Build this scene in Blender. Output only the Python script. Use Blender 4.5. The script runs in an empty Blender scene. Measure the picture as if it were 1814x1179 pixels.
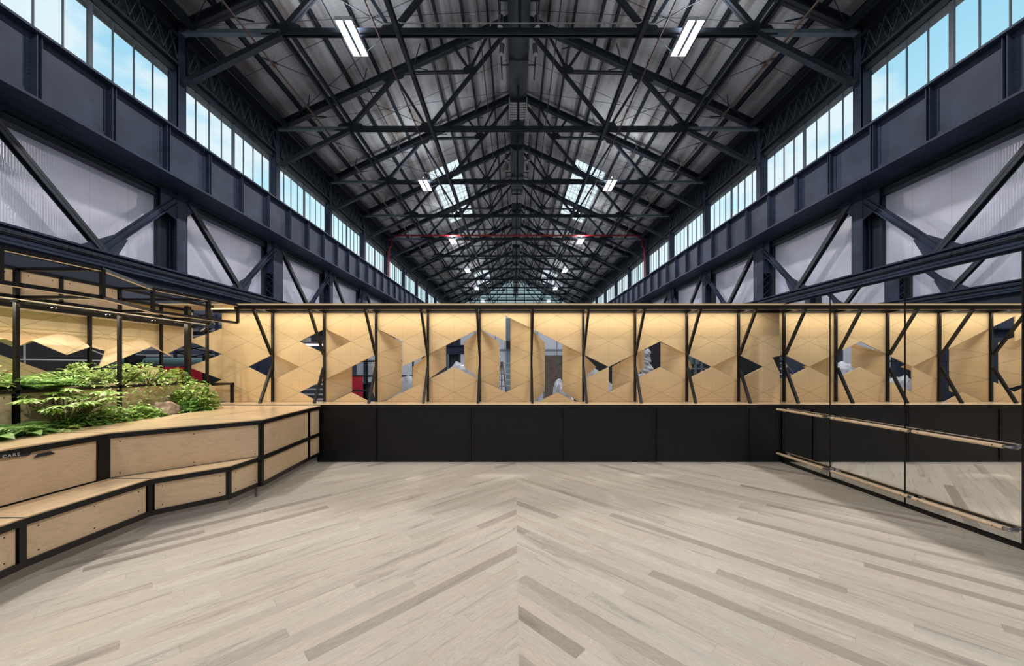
import bpy, bmesh, math, random
from mathutils import Vector, Matrix, Euler
random.seed(7)
E = 1.48                      # eye height above the studio floor; heights below are written relative to the eye
F = 640.0; VX = 912.0; VY = 648.0
PI = math.pi
scene = bpy.context.scene
C = scene.collection

# ------------------------------------------------------------------ camera
cam_d = bpy.data.cameras.new('camera'); cam = bpy.data.objects.new('camera', cam_d); C.objects.link(cam)
cam.location = (0, 0, E); cam.rotation_euler = (PI/2, 0, 0)
cam_d.sensor_fit = 'HORIZONTAL'; cam_d.sensor_width = 36; cam_d.lens = 36*F/1814
cam_d.shift_x = (907-VX)/1814; cam_d.shift_y = (VY-589.5)/1814
cam_d.clip_end = 400
scene.camera = cam
scene.view_settings.view_transform = 'Standard'; scene.view_settings.look = 'None'
scene.view_settings.exposure = 0.0; scene.view_settings.gamma = 1.0; scene.view_settings.use_curve_mapping = False
scene.cycles.use_denoising = True
scene.cycles.max_bounces = 7; scene.cycles.diffuse_bounces = 4; scene.cycles.glossy_bounces = 4
scene.cycles.transparent_max_bounces = 8; scene.cycles.sample_clamp_indirect = 4.0
scene.cycles.caustics_reflective = False; scene.cycles.caustics_refractive = False

# ------------------------------------------------------------------ world: daylight sky with clouds
SKY = 1.1
w = bpy.data.worlds.new('sky'); scene.world = w; w.use_nodes = True
nt = w.node_tree; nt.nodes.clear()
def N(nt, t, **k):
    n = nt.nodes.new(t)
    for a, v in k.items(): setattr(n, a, v)
    return n
tc = N(nt, 'ShaderNodeTexCoord'); sep = N(nt, 'ShaderNodeSeparateXYZ'); nt.links.new(tc.outputs['Generated'], sep.inputs[0])
ramp = N(nt, 'ShaderNodeValToRGB'); nt.links.new(sep.outputs['Z'], ramp.inputs[0])
cr = ramp.color_ramp; cr.elements[0].position = 0.0; cr.elements[0].color = (.35, .35, .35, 1)
cr.elements[1].position = 0.02; cr.elements[1].color = (.95, 1.15, 1.2, 1)
for p, c in ((.28, (.85, 1.08, 1.15, 1)), (.42, (.54, .85, 1.0, 1)), (.6, (.33, .68, .90, 1)), (.75, (.85, 1.0, 1.05, 1)), (1, (1.1, 1.15, 1.15, 1))):
    e = cr.elements.new(p); e.color = c
mp = N(nt, 'ShaderNodeMapping'); mp.inputs['Scale'].default_value = (1.6, 1.6, 3.2); nt.links.new(tc.outputs['Generated'], mp.inputs[0])
nz = N(nt, 'ShaderNodeTexNoise'); nz.inputs['Scale'].default_value = 3.1; nz.inputs['Detail'].default_value = 7; nz.inputs['Roughness'].default_value = .55
nt.links.new(mp.outputs[0], nz.inputs[0])
r2 = N(nt, 'ShaderNodeValToRGB'); r2.color_ramp.elements[0].position = .46; r2.color_ramp.elements[1].position = .58
r2.color_ramp.elements[0].color = (0, 0, 0, 1); r2.color_ramp.elements[1].color = (.85, .85, .85, 1)
nt.links.new(nz.outputs['Fac'], r2.inputs[0])
mx = N(nt, 'ShaderNodeMixRGB'); nt.links.new(r2.outputs[0], mx.inputs[0]); nt.links.new(ramp.outputs[0], mx.inputs[1]); mx.inputs[2].default_value = (.95, 1.0, 1.03, 1)
bg = N(nt, 'ShaderNodeBackground'); bg.inputs[1].default_value = SKY; nt.links.new(mx.outputs[0], bg.inputs[0])
wo = N(nt, 'ShaderNodeOutputWorld'); nt.links.new(bg.outputs[0], wo.inputs[0])

HALL_LIGHT = 900.0      # watts of one high-bay light
ROOM_LIGHT = 760.0      # the pair over the studio
SPOT = 20.0
LED = 7.0               # warm strip light, watts per metre

# ------------------------------------------------------------------ materials
M = {}
def mat(name, col, rough=.5, metal=0.0, spec=.5, noise=0.0, nscale=4.0, bump=0.0, coat=0.0):
    m = bpy.data.materials.new(name); m.use_nodes = True; t = m.node_tree
    b = t.nodes['Principled BSDF']; b.inputs['Base Color'].default_value = (*col, 1)
    b.inputs['Roughness'].default_value = rough; b.inputs['Metallic'].default_value = metal
    b.inputs['Specular IOR Level'].default_value = spec; b.inputs['Coat Weight'].default_value = coat
    if noise:
        g = N(t, 'ShaderNodeTexCoord'); n = N(t, 'ShaderNodeTexNoise'); n.inputs['Scale'].default_value = nscale; n.inputs['Detail'].default_value = 6
        t.links.new(g.outputs['Object'], n.inputs[0])
        r = N(t, 'ShaderNodeValToRGB'); r.color_ramp.elements[0].position = .3; r.color_ramp.elements[1].position = .72
        r.color_ramp.elements[0].color = (*[c*(1-noise) for c in col], 1); r.color_ramp.elements[1].color = (*[min(1, c*(1+noise)) for c in col], 1)
        t.links.new(n.outputs['Fac'], r.inputs[0]); t.links.new(r.outputs[0], b.inputs['Base Color'])
        if bump:
            bp = N(t, 'ShaderNodeBump'); bp.inputs['Strength'].default_value = bump; bp.inputs['Distance'].default_value = .01
            t.links.new(n.outputs['Fac'], bp.inputs['Height']); t.links.new(bp.outputs[0], b.inputs['Normal'])
    M[name] = m; return m
def mth(t, op, a, b=None, c=None):
    n = N(t, 'ShaderNodeMath', operation=op)
    for i, v in enumerate((a, b, c)):
        if v is None: continue
        if isinstance(v, (int, float)): n.inputs[i].default_value = v
        else: t.links.new(v, n.inputs[i])
    return n.outputs[0]
def emit(name, col, s):
    m = bpy.data.materials.new(name); m.use_nodes = True; t = m.node_tree; t.nodes.clear()
    e = N(t, 'ShaderNodeEmission'); e.inputs[0].default_value = (*col, 1); e.inputs[1].default_value = s
    o = N(t, 'ShaderNodeOutputMaterial'); t.links.new(e.outputs[0], o.inputs[0]); M[name] = m

mat('steel', (.026, .038, .066), .55, .0, .18, .30, 1.3, .05)
mat('steel_roof', (.020, .027, .038), .50, 0, .4, .3, 1.0)
mat('toe_grey', (.40, .36, .31), .5)
mat('steel_mid', (.07, .09, .11), .5)
mat('steel_pale', (.16, .22, .25), .5, 0, .5, .25, 2.0)
mat('navy', (.040, .052, .080), .38, 0, .5, .15, .5)
mat('black_frame', (.006, .0055, .006), .36, 0, .35, .2, 5)
mat('black_sheet', (.006, .0058, .007), .42, 0, .30, .35, 30.0, .15)
mat('black_matt', (.012, .012, .015), .8)
mat('red_pipe', (.35, .02, .03), .4)
mat('brown_pipe', (.10, .055, .045), .5, 0, .5, .3, 3)
mat('conduit', (.42, .42, .40), .5)
mat('white_paint', (.8, .8, .8), .5)
mat('grey_wall', (.62, .68, .74), .6, 0, .4, .08, 1.0)
mat('concrete', (.38, .38, .40), .6, 0, .4, .2, .5)
mat('wrap', (.45, .48, .53), .3, 0, .7, .3, 7, .8)
mat('tarp', (.12, .10, .085), .4, 0, .5, .35, 5, .4)
mat('red_box', (.45, .015, .03), .5)
mat('green_pipe', (.10, .20, .20), .5)
mat('rock', (.32, .23, .17), .9, 0, .3, .35, 22, .6)
mat('soil', (.035, .025, .018), .95, 0, .2, .4, 30, .6)
mat('mirror', (.93, .94, .93), .0, 1.0)
mat('barre_wood', (.78, .58, .37), .4, 0, .5, .12, 30)
mat('chrome', (.35, .35, .36), .25, .9)
mat('stem', (.08, .07, .02), .6)
mat('duct', (.045, .055, .065), .5, .2, .5, .3, 2)
emit('lamp_glow', (1.0, .96, 1.0), 9.0)
emit('led_glow', (1.0, .80, .48), 1.3)
emit('far_tube', (.9, .95, 1.0), 5.0)

def leaf_mat(name, a, b, edge=None):
    m = mat(name, a, .38); t = m.node_tree; bs = t.nodes['Principled BSDF']
    g = N(t, 'ShaderNodeTexCoord'); n = N(t, 'ShaderNodeTexNoise'); n.inputs['Scale'].default_value = 14; n.inputs['Detail'].default_value = 3
    t.links.new(g.outputs['Object'], n.inputs[0]); r = N(t, 'ShaderNodeValToRGB')
    r.color_ramp.elements[0].position = .38; r.color_ramp.elements[1].position = .62
    r.color_ramp.elements[0].color = (*a, 1); r.color_ramp.elements[1].color = (*b, 1)
    if edge: e = r.color_ramp.elements.new(.70); e.color = (*edge, 1)
    t.links.new(n.outputs['Fac'], r.inputs[0]); t.links.new(r.outputs[0], bs.inputs['Base Color'])
    tr = N(t, 'ShaderNodeBsdfTranslucent'); t.links.new(r.outputs[0], tr.inputs[0])
    ms = N(t, 'ShaderNodeMixShader'); ms.inputs[0].default_value = .28
    o = t.nodes['Material Output']; t.links.new(bs.outputs[0], ms.inputs[1]); t.links.new(tr.outputs[0], ms.inputs[2]); t.links.new(ms.outputs[0], o.inputs[0])
leaf_mat('leaf_deep', (.09, .22, .035), (.22, .42, .08))
leaf_mat('leaf_mid', (.17, .34, .05), (.46, .62, .16))
leaf_mat('leaf_variegated', (.22, .38, .07), (.60, .68, .26), (.88, .88, .55))
leaf_mat('leaf_fern', (.15, .33, .07), (.38, .58, .16))

def ply(name, col, scored=None, gscale=1.0, axis='x'):
    """birch plywood; scored='x' or 'y' adds the fine triangular score lines of the folded screens"""
    m = mat(name, col, .42 if axis != 'top' else .24, 0, .4 if axis != 'top' else .5); t = m.node_tree; b = t.nodes['Principled BSDF']
    g = N(t, 'ShaderNodeNewGeometry'); pos = g.outputs['Position']
    mp = N(t, 'ShaderNodeMapping'); mp.inputs['Scale'].default_value = (1.1, 1.1, 5.5) if axis != 'top' else (1.0, 5.0, 1.0)
    t.links.new(pos, mp.inputs[0])
    n1 = N(t, 'ShaderNodeTexNoise'); n1.inputs['Scale'].default_value = 1.5*gscale; n1.inputs['Detail'].default_value = 5; n1.inputs['Distortion'].default_value = 1.6
    t.links.new(mp.outputs[0], n1.inputs[0])
    wv = mth(t, 'SINE', mth(t, 'MULTIPLY', n1.outputs['Fac'], 55.0)); wv = mth(t, 'POWER', mth(t, 'MULTIPLY_ADD', wv, .5, .5), 3.0)
    n2 = N(t, 'ShaderNodeTexNoise'); n2.inputs['Scale'].default_value = 2.2; n2.inputs['Detail'].default_value = 3; t.links.new(pos, n2.inputs[0])
    n3 = N(t, 'ShaderNodeTexNoise'); n3.inputs['Scale'].default_value = 60; n3.inputs['Detail'].default_value = 2; t.links.new(mp.outputs[0], n3.inputs[0])
    v = mth(t, 'ADD', mth(t, 'MULTIPLY', wv, -.045 if scored else -.12), mth(t, 'MULTIPLY_ADD', n2.outputs['Fac'], .30, .88))
    v = mth(t, 'ADD', v, mth(t, 'MULTIPLY_ADD', n3.outputs['Fac'], .10, -.05))
    if scored:
        sp = N(t, 'ShaderNodeSeparateXYZ'); t.links.new(pos, sp.inputs[0])
        if scored == 'x': u = mth(t, 'MULTIPLY_ADD', sp.outputs['X'], 1/PH, -PX0/PH)
        else: u = mth(t, 'MULTIPLY_ADD', sp.outputs['Y'], 1/PH, -LY0/PH)
        q = mth(t, 'MULTIPLY_ADD', sp.outputs['Z'], 1/PV, (.0135-E)/PV)
        if scored == 'y': q = mth(t, 'ADD', q, 1.0) if False else q
        def line(val, period, off, wd):
            f = mth(t, 'FRACT', mth(t, 'ADD', mth(t, 'DIVIDE', mth(t, 'ADD', val, -off), period), .5))
            return mth(t, 'LESS_THAN', mth(t, 'ABSOLUTE', mth(t, 'ADD', f, -.5)), wd)
        l1 = line(u, 1, 0, .004)
        l2 = line(q, 1, 0, .0075)
        l3 = line(mth(t, 'ADD', q, u), 2, 1, .0085); l4 = line(mth(t, 'SUBTRACT', q, u), 2, 1, .0085)
        thin = mth(t, 'MAXIMUM', l1, l2); dg = mth(t, 'MAXIMUM', l3, l4)
        ln = mth(t, 'MAXIMUM', mth(t, 'MULTIPLY', thin, .24), mth(t, 'MULTIPLY', dg, .38))
        v = mth(t, 'MULTIPLY', v, mth(t, 'SUBTRACT', 1.0, ln))
    sc = N(t, 'ShaderNodeVectorMath', operation='SCALE'); sc.inputs[0].default_value = col; t.links.new(v, sc.inputs['Scale'])
    t.links.new(sc.outputs[0], b.inputs['Base Color'])
PH, PV, PX0, LY0 = .4305, .21275, -4.028, 5.20
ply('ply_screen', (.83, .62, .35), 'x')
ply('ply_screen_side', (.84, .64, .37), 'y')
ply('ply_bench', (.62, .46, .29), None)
ply('ply_top', (.66, .48, .28), None, axis='top')
mat('ply_edge', (.80, .60, .36), .5)

def poly_mat(name, col, tr=.6, strength=1.0):
    m = bpy.data.materials.new(name); m.use_nodes = True; t = m.node_tree; t.nodes.clear()
    g = N(t, 'ShaderNodeNewGeometry'); sp = N(t, 'ShaderNodeSeparateXYZ'); t.links.new(g.outputs['Position'], sp.inputs[0])
    rib = mth(t, 'SINE', mth(t, 'MULTIPLY', mth(t, 'ADD', sp.outputs['Y'], sp.outputs['X']), 95.0))
    seam = mth(t, 'LESS_THAN', mth(t, 'FRACT', mth(t, 'DIVIDE', mth(t, 'ADD', sp.outputs['Y'], 100.0), 1.22)), .018)
    n = N(t, 'ShaderNodeTexNoise'); n.inputs['Scale'].default_value = .8; n.inputs['Detail'].default_value = 3; t.links.new(g.outputs['Position'], n.inputs[0])
    v = mth(t, 'SUBTRACT', mth(t, 'ADD', mth(t, 'MULTIPLY', rib, .025), mth(t, 'MULTIPLY_ADD', n.outputs['Fac'], .35, .8)), mth(t, 'MULTIPLY', seam, .2))
    sc = N(t, 'ShaderNodeVectorMath', operation='SCALE'); sc.inputs[0].default_value = col; t.links.new(v, sc.inputs['Scale'])
    d = N(t, 'ShaderNodeBsdfDiffuse'); tl = N(t, 'ShaderNodeBsdfTranslucent'); gl = N(t, 'ShaderNodeBsdfGlossy'); gl.inputs['Roughness'].default_value = .18
    bp = N(t, 'ShaderNodeBump'); bp.inputs['Strength'].default_value = .25; bp.inputs['Distance'].default_value = .01; t.links.new(rib, bp.inputs['Height']); t.links.new(bp.outputs[0], gl.inputs['Normal'])
    t.links.new(sc.outputs[0], d.inputs[0]); t.links.new(sc.outputs[0], tl.inputs[0])
    a = N(t, 'ShaderNodeMixShader'); a.inputs[0].default_value = tr; t.links.new(d.outputs[0], a.inputs[1]); t.links.new(tl.outputs[0], a.inputs[2])
    b = N(t, 'ShaderNodeMixShader'); b.inputs[0].default_value = .12; t.links.new(a.outputs[0], b.inputs[1]); t.links.new(gl.outputs[0], b.inputs[2])
    o = N(t, 'ShaderNodeOutputMaterial'); t.links.new(b.outputs[0], o.inputs[0]); M[name] = m
poly_mat('polycarbonate', (.80, .79, .87), .55)
poly_mat('end_cladding', (.78, .88, .88), .8)
def glass_mat():
    m = bpy.data.materials.new('glass'); m.use_nodes = True; t = m.node_tree; t.nodes.clear()
    a = N(t, 'ShaderNodeBsdfTransparent'); a.inputs[0].default_value = (.93, .97, .98, 1); g = N(t, 'ShaderNodeBsdfGlossy'); g.inputs['Roughness'].default_value = .02
    x = N(t, 'ShaderNodeMixShader'); x.inputs[0].default_value = .05; t.links.new(a.outputs[0], x.inputs[1]); t.links.new(g.outputs[0], x.inputs[2])
    o = N(t, 'ShaderNodeOutputMaterial'); t.links.new(x.outputs[0], o.inputs[0]); M['glass'] = m
glass_mat()
def skylight_mat():
    m = bpy.data.materials.new('wired_glass'); m.use_nodes = True; t = m.node_tree; t.nodes.clear()
    a = N(t, 'ShaderNodeBsdfTransparent'); a.inputs[0].default_value = (.95, .97, .97, 1); g = N(t, 'ShaderNodeBsdfTranslucent'); g.inputs[0].default_value = (.97, .97, .97, 1)
    x = N(t, 'ShaderNodeMixShader'); x.inputs[0].default_value = .72; t.links.new(a.outputs[0], x.inputs[1]); t.links.new(g.outputs[0], x.inputs[2])
    o = N(t, 'ShaderNodeOutputMaterial'); t.links.new(x.outputs[0], o.inputs[0]); M['wired_glass'] = m
skylight_mat()
def deck_mat():
    m = mat('roof_deck', (.2, .2, .2), .8); t = m.node_tree; b = t.nodes['Principled BSDF']
    g = N(t, 'ShaderNodeNewGeometry'); mp = N(t, 'ShaderNodeMapping'); mp.inputs['Scale'].default_value = (2.2, .09, 2.2); t.links.new(g.outputs['Position'], mp.inputs[0])
    n = N(t, 'ShaderNodeTexNoise'); n.inputs['Scale'].default_value = 1.0; n.inputs['Detail'].default_value = 5; t.links.new(mp.outputs[0], n.inputs[0])
    n2 = N(t, 'ShaderNodeTexNoise'); n2.inputs['Scale'].default_value = .5; n2.inputs['Detail'].default_value = 4; t.links.new(g.outputs['Position'], n2.inputs[0])
    r = N(t, 'ShaderNodeValToRGB'); e = r.color_ramp; e.elements[0].position = .36; e.elements[0].color = (.17, .14, .125, 1); e.elements[1].position = .7; e.elements[1].color = (.52, .54, .56, 1)
    x = e.elements.new(.5); x.color = (.38, .375, .38, 1)
    t.links.new(mth(t, 'ADD', mth(t, 'MULTIPLY', n.outputs['Fac'], .65), mth(t, 'MULTIPLY', n2.outputs['Fac'], .35)), r.inputs[0])
    sp = N(t, 'ShaderNodeSeparateXYZ'); t.links.new(g.outputs['Position'], sp.inputs[0])
    ribs = mth(t, 'MULTIPLY_ADD', mth(t, 'SINE', mth(t, 'MULTIPLY', sp.outputs['Y'], 38.0)), .04, .98)
    sc = N(t, 'ShaderNodeVectorMath', operation='SCALE'); t.links.new(r.outputs[0], sc.inputs[0]); t.links.new(ribs, sc.inputs['Scale']); t.links.new(sc.outputs[0], b.inputs['Base Color'])
deck_mat()
def floor_mat():
    m = mat('chevron_planks', (.5, .4, .3), .5, 0, .3); t = m.node_tree; b = t.nodes['Principled BSDF']
    g = N(t, 'ShaderNodeNewGeometry'); sp = N(t, 'ShaderNodeSeparateXYZ'); t.links.new(g.outputs['Position'], sp.inputs[0])
    xc = mth(t, 'ADD', sp.outputs['X'], -.02); a = mth(t, 'ABSOLUTE', xc); side = mth(t, 'MULTIPLY', mth(t, 'SIGN', xc), 37.0)
    s = .70711
    al = mth(t, 'MULTIPLY', mth(t, 'SUBTRACT', a, sp.outputs['Y']), s); ac = mth(t, 'MULTIPLY', mth(t, 'ADD', a, sp.outputs['Y']), s)
    WD = .088
    row = mth(t, 'FLOOR', mth(t, 'DIVIDE', ac, WD)); row2 = mth(t, 'ADD', row, side)
    wn = N(t, 'ShaderNodeTexWhiteNoise', noise_dimensions='1D'); t.links.new(row2, wn.inputs['W'])
    seg = mth(t, 'DIVIDE', mth(t, 'ADD', al, mth(t, 'MULTIPLY', wn.outputs['Value'], 9.0)), mth(t, 'MULTIPLY_ADD', wn.outputs['Value'], .9, 1.2))
    idx = mth(t, 'FLOOR', seg)
    cmb = N(t, 'ShaderNodeCombineXYZ'); t.links.new(row2, cmb.inputs[0]); t.links.new(idx, cmb.inputs[1])
    w2 = N(t, 'ShaderNodeTexWhiteNoise', noise_dimensions='2D'); t.links.new(cmb.outputs[0], w2.inputs['Vector'])
    r = N(t, 'ShaderNodeValToRGB'); e = r.color_ramp
    e.elements[0].position = 0; e.elements[0].color = (.335, .29, .235, 1); e.elements[1].position = 1; e.elements[1].color = (.555, .515, .425, 1)
    for p, c in ((.05, (.36, .315, .255)), (.12, (.45, .405, .33)), (.3, (.525, .462, .372)), (.5, (.495, .465, .385)), (.75, (.535, .475, .385))): x = e.elements.new(p); x.color = (*c, 1)
    t.links.new(w2.outputs['Value'], r.inputs[0])
    gc = N(t, 'ShaderNodeCombineXYZ'); t.links.new(mth(t, 'MULTIPLY', al, 1.0), gc.inputs[0]); t.links.new(mth(t, 'MULTIPLY', ac, 11.0), gc.inputs[1]); t.links.new(mth(t, 'MULTIPLY', w2.outputs['Value'], 50.0), gc.inputs[2])
    gn = N(t, 'ShaderNodeTexNoise'); gn.inputs['Scale'].default_value = 1.3; gn.inputs['Detail'].default_value = 2; gn.inputs['Distortion'].default_value = .8; t.links.new(gc.outputs[0], gn.inputs[0])
    rings = mth(t, 'MULTIPLY_ADD', mth(t, 'SINE', mth(t, 'MULTIPLY', gn.outputs['Fac'], 150.0)), .075, .0)
    gf = N(t, 'ShaderNodeTexNoise'); gf.inputs['Scale'].default_value = 16; gf.inputs['Detail'].default_value = 5; t.links.new(gc.outputs[0], gf.inputs[0])
    streak = mth(t, 'MULTIPLY', mth(t, 'POWER', mth(t, 'MAXIMUM', mth(t, 'SUBTRACT', gn.outputs['Fac'], .56), 0.0), 1.0), -1.6)
    fr = mth(t, 'FRACT', mth(t, 'DIVIDE', ac, WD)); edge = mth(t, 'GREATER_THAN', mth(t, 'ABSOLUTE', mth(t, 'ADD', fr, -.5)), .488)
    fs = mth(t, 'FRACT', seg); e2 = mth(t, 'GREATER_THAN', mth(t, 'ABSOLUTE', mth(t, 'ADD', fs, -.5)), .4985)
    gap = mth(t, 'MULTIPLY', mth(t, 'MAXIMUM', edge, e2), -.14)
    v = mth(t, 'ADD', mth(t, 'ADD', mth(t, 'MULTIPLY_ADD', gf.outputs['Fac'], .26, .81), rings), mth(t, 'ADD', streak, gap))
    sc = N(t, 'ShaderNodeVectorMath', operation='SCALE'); t.links.new(r.outputs[0], sc.inputs[0]); t.links.new(v, sc.inputs['Scale']); t.links.new(sc.outputs[0], b.inputs['Base Color'])
floor_mat()

# ------------------------------------------------------------------ mesh building
class MB:
    def __init__(s): s.v = []; s.f = []; s.mi = []; s.m = 0
    def add(s, vs, fs):
        o = len(s.v); s.v += [tuple(p) for p in vs]; s.f += [[i+o for i in f] for f in fs]; s.mi += [s.m]*len(fs)
    def box(s, x0, x1, y0, y1, z0, z1):
        s.add([(x, y, z) for x in (x0, x1) for y in (y0, y1) for z in (z0, z1)],
              [(0, 1, 3, 2), (4, 6, 7, 5), (0, 4, 5, 1), (2, 3, 7, 6), (0, 2, 6, 4), (1, 5, 7, 3)])
    def bar(s, a, b, w=.05, h=None, up=(0, 0, 1)):
        h = h or w; a = Vector(a); b = Vector(b); d = (b-a).normalized(); u = Vector(up)
        if abs(d.dot(u)) > .98: u = Vector((0, 1, 0))
        r = d.cross(u).normalized(); u = r.cross(d).normalized(); vs = []
        for p in (a, b):
            for sx, sy in ((-1, -1), (1, -1), (1, 1), (-1, 1)): vs.append(p + r*w/2*sx + u*h/2*sy)
        s.add(vs, [(0, 1, 2, 3), (7, 6, 5, 4), (0, 4, 5, 1), (1, 5, 6, 2), (2, 6, 7, 3), (3, 7, 4, 0)])
    def ibeam(s, a, b, w=.3, h=.4, t=.03, up=(0, 0, 1)):
        a = Vector(a); b = Vector(b); d = (b-a).normalized(); u = Vector(up); r = d.cross(u).normalized(); u = r.cross(d).normalized()
        s.bar(a, b, t, h, up); o = u*(h/2-t/2); s.bar(a+o, b+o, w, t, up); s.bar(a-o, b-o, w, t, up)
    def tube(s, a, b, r=.02, n=8, r2=None, caps=True):
        a = Vector(a); b = Vector(b); d = (b-a).normalized(); u = Vector((0, 0, 1)) if abs(d.z) < .9 else Vector((0, 1, 0))
        x = d.cross(u).normalized(); y = d.cross(x); r2 = r if r2 is None else r2; vs = []
        for p, q in ((a, r), (b, r2)):
            for i in range(n): t = 2*PI*i/n; vs.append(p + x*q*math.cos(t) + y*q*math.sin(t))
        fs = [(i, (i+1) % n, n+(i+1) % n, n+i) for i in range(n)]
        if caps: fs += [tuple(range(n))[::-1], tuple(range(n, 2*n))]
        s.add(vs, fs)
    def prism(s, pts, d):
        """closed polygon pts extruded by vector d"""
        d = Vector(d); n = len(pts); vs = [Vector(p) for p in pts] + [Vector(p)+d for p in pts]
        s.add(vs, [tuple(range(n)), tuple(range(n, 2*n))[::-1]] + [(i, n+i, n+(i+1) % n, (i+1) % n) for i in range(n)])
    def rivet(s, p, nrm, r=.03):
        n = Vector(nrm).normalized(); u = Vector((0, 0, 1)) if abs(n.z) < .9 else Vector((1, 0, 0)); x = n.cross(u).normalized(); y = n.cross(x); p = Vector(p); vs = []
        for q, h in ((r, 0), (r*.6, r*.6)):
            for i in range(6): t = PI*i/3; vs.append(p + x*q*math.cos(t) + y*q*math.sin(t) + n*h)
        s.add(vs, [(i, (i+1) % 6, 6+(i+1) % 6, 6+i) for i in range(6)] + [tuple(range(6, 12))])
    def sheet(s, polys, d):
        """flat polygons sharing vertices, given one common thickness with side walls only on the outline"""
        key = {}; vs = []; fs = []
        for p in polys:
            f = []
            for q in p:
                k = (round(q[0], 4), round(q[1], 4), round(q[2], 4))
                if k not in key: key[k] = len(vs); vs.append(Vector(q))
                if not f or f[-1] != key[k]: f.append(key[k])
            if len(f) > 2 and f[0] == f[-1]: f.pop()
            if len(f) > 2: fs.append(f)
        ed = {}
        for f in fs:
            for i in range(len(f)):
                a, b = f[i], f[(i+1) % len(f)]; ed.setdefault((min(a, b), max(a, b)), []).append((a, b))
        n = len(vs); d = Vector(d); al = vs + [v+d for v in vs]
        s.add(al, [tuple(f) for f in fs] + [tuple(i+n for i in reversed(f)) for f in fs])
        s2 = s.m; s.m = 1 if s.edge else s.m
        s.add(al, [(b, a, a+n, b+n) for e in ed.values() if len(e) == 1 for a, b in e]); s.m = s2
    edge = False
    def build(s, name, m, parent=None, smooth=False, fix=True):
        if parent is not None:
            r = parent
            while r.parent: r = r.parent
            off = Vector(r.location) - Vector((0, 0, E))
        else: off = Vector((0, 0, -E))
        me = bpy.data.meshes.new(name); me.from_pydata([(x-off.x, y-off.y, z-off.z) for x, y, z in s.v], [], s.f)
        ms = m if isinstance(m, (list, tuple)) else [m]
        for q in ms: me.materials.append(M[q])
        me.polygons.foreach_set('material_index', [min(i, len(ms)-1) for i in s.mi])
        if fix:
            bm = bmesh.new(); bm.from_mesh(me); bmesh.ops.recalc_face_normals(bm, faces=bm.faces); bm.to_mesh(me); bm.free()
        if smooth: me.polygons.foreach_set('use_smooth', [True]*len(me.polygons))
        o = bpy.data.objects.new(name, me); C.objects.link(o); o.parent = parent; return o
def tag(o, label=None, cat=None, group=None, kind=None):
    if label: o['label'] = label
    if cat: o['category'] = cat
    if group: o['group'] = group
    if kind: o['kind'] = kind
    return o
def thing(name, loc, label=None, cat=None, group=None, kind=None):
    o = bpy.data.objects.new(name, None); C.objects.link(o); o.location = (loc[0], loc[1], loc[2]+E); o.empty_display_size = .2
    return tag(o, label, cat, group, kind)
def copy_tree(o, parent=None):
    c = o.copy(); C.objects.link(c)
    if parent is not None: c.parent = parent
    for ch in list(o.children): copy_tree(ch, c)
    return c
def dup(o, dx=0, dy=0, dz=0, label=None, group=None, flip=False, at=None):
    c = copy_tree(o); c.location = at if at is not None else (o.location[0]+dx, o.location[1]+dy, o.location[2]+dz)
    if flip: c.scale = (-1, 1, 1)
    if label: c['label'] = label
    if group: c['group'] = group
    return c
ORD = ['first', 'second', 'third', 'fourth', 'fifth', 'sixth', 'seventh', 'eighth', 'ninth', 'tenth', 'eleventh', 'twelfth', 'thirteenth', 'fourteenth', 'fifteenth', 'sixteenth', 'seventeenth', 'eighteenth', 'nineteenth', 'twentieth']
def area(name, loc, rot, sx, sy, power, col, parent=None, spread=PI):
    l = bpy.data.lights.new(name, 'AREA'); l.shape = 'RECTANGLE'; l.size = sx; l.size_y = sy; l.energy = power; l.color = col; l.spread = spread
    o = bpy.data.objects.new(name, l); C.objects.link(o)
    r = parent; 
    if parent is not None:
        while r.parent: r = r.parent
        o.parent = parent; o.location = (loc[0]-r.location[0], loc[1]-r.location[1], loc[2]+E-r.location[2])
    else: o.location = (loc[0], loc[1], loc[2]+E)
    o.rotation_euler = rot; return o
def at(px, py, y): return ((px-VX)/F*y, y, (VY-py)/F*y)       # image point at a given distance
def atx(px, py, x): y = F*x/(px-VX); return (x, y, (VY-py)/F*y)  # image point on the plane of a given side offset

# ================================================================== THE HALL
HC = .20; BAY = 6.1; Y0 = 15.03; XC = 14.05; XG = 13.0; YB = -15.5; YE = 88.2
def yk(k): return Y0 + BAY*k
K0, K1 = -3, 11
DECK = lambda x: 21.05 - .461*abs(x)
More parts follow.
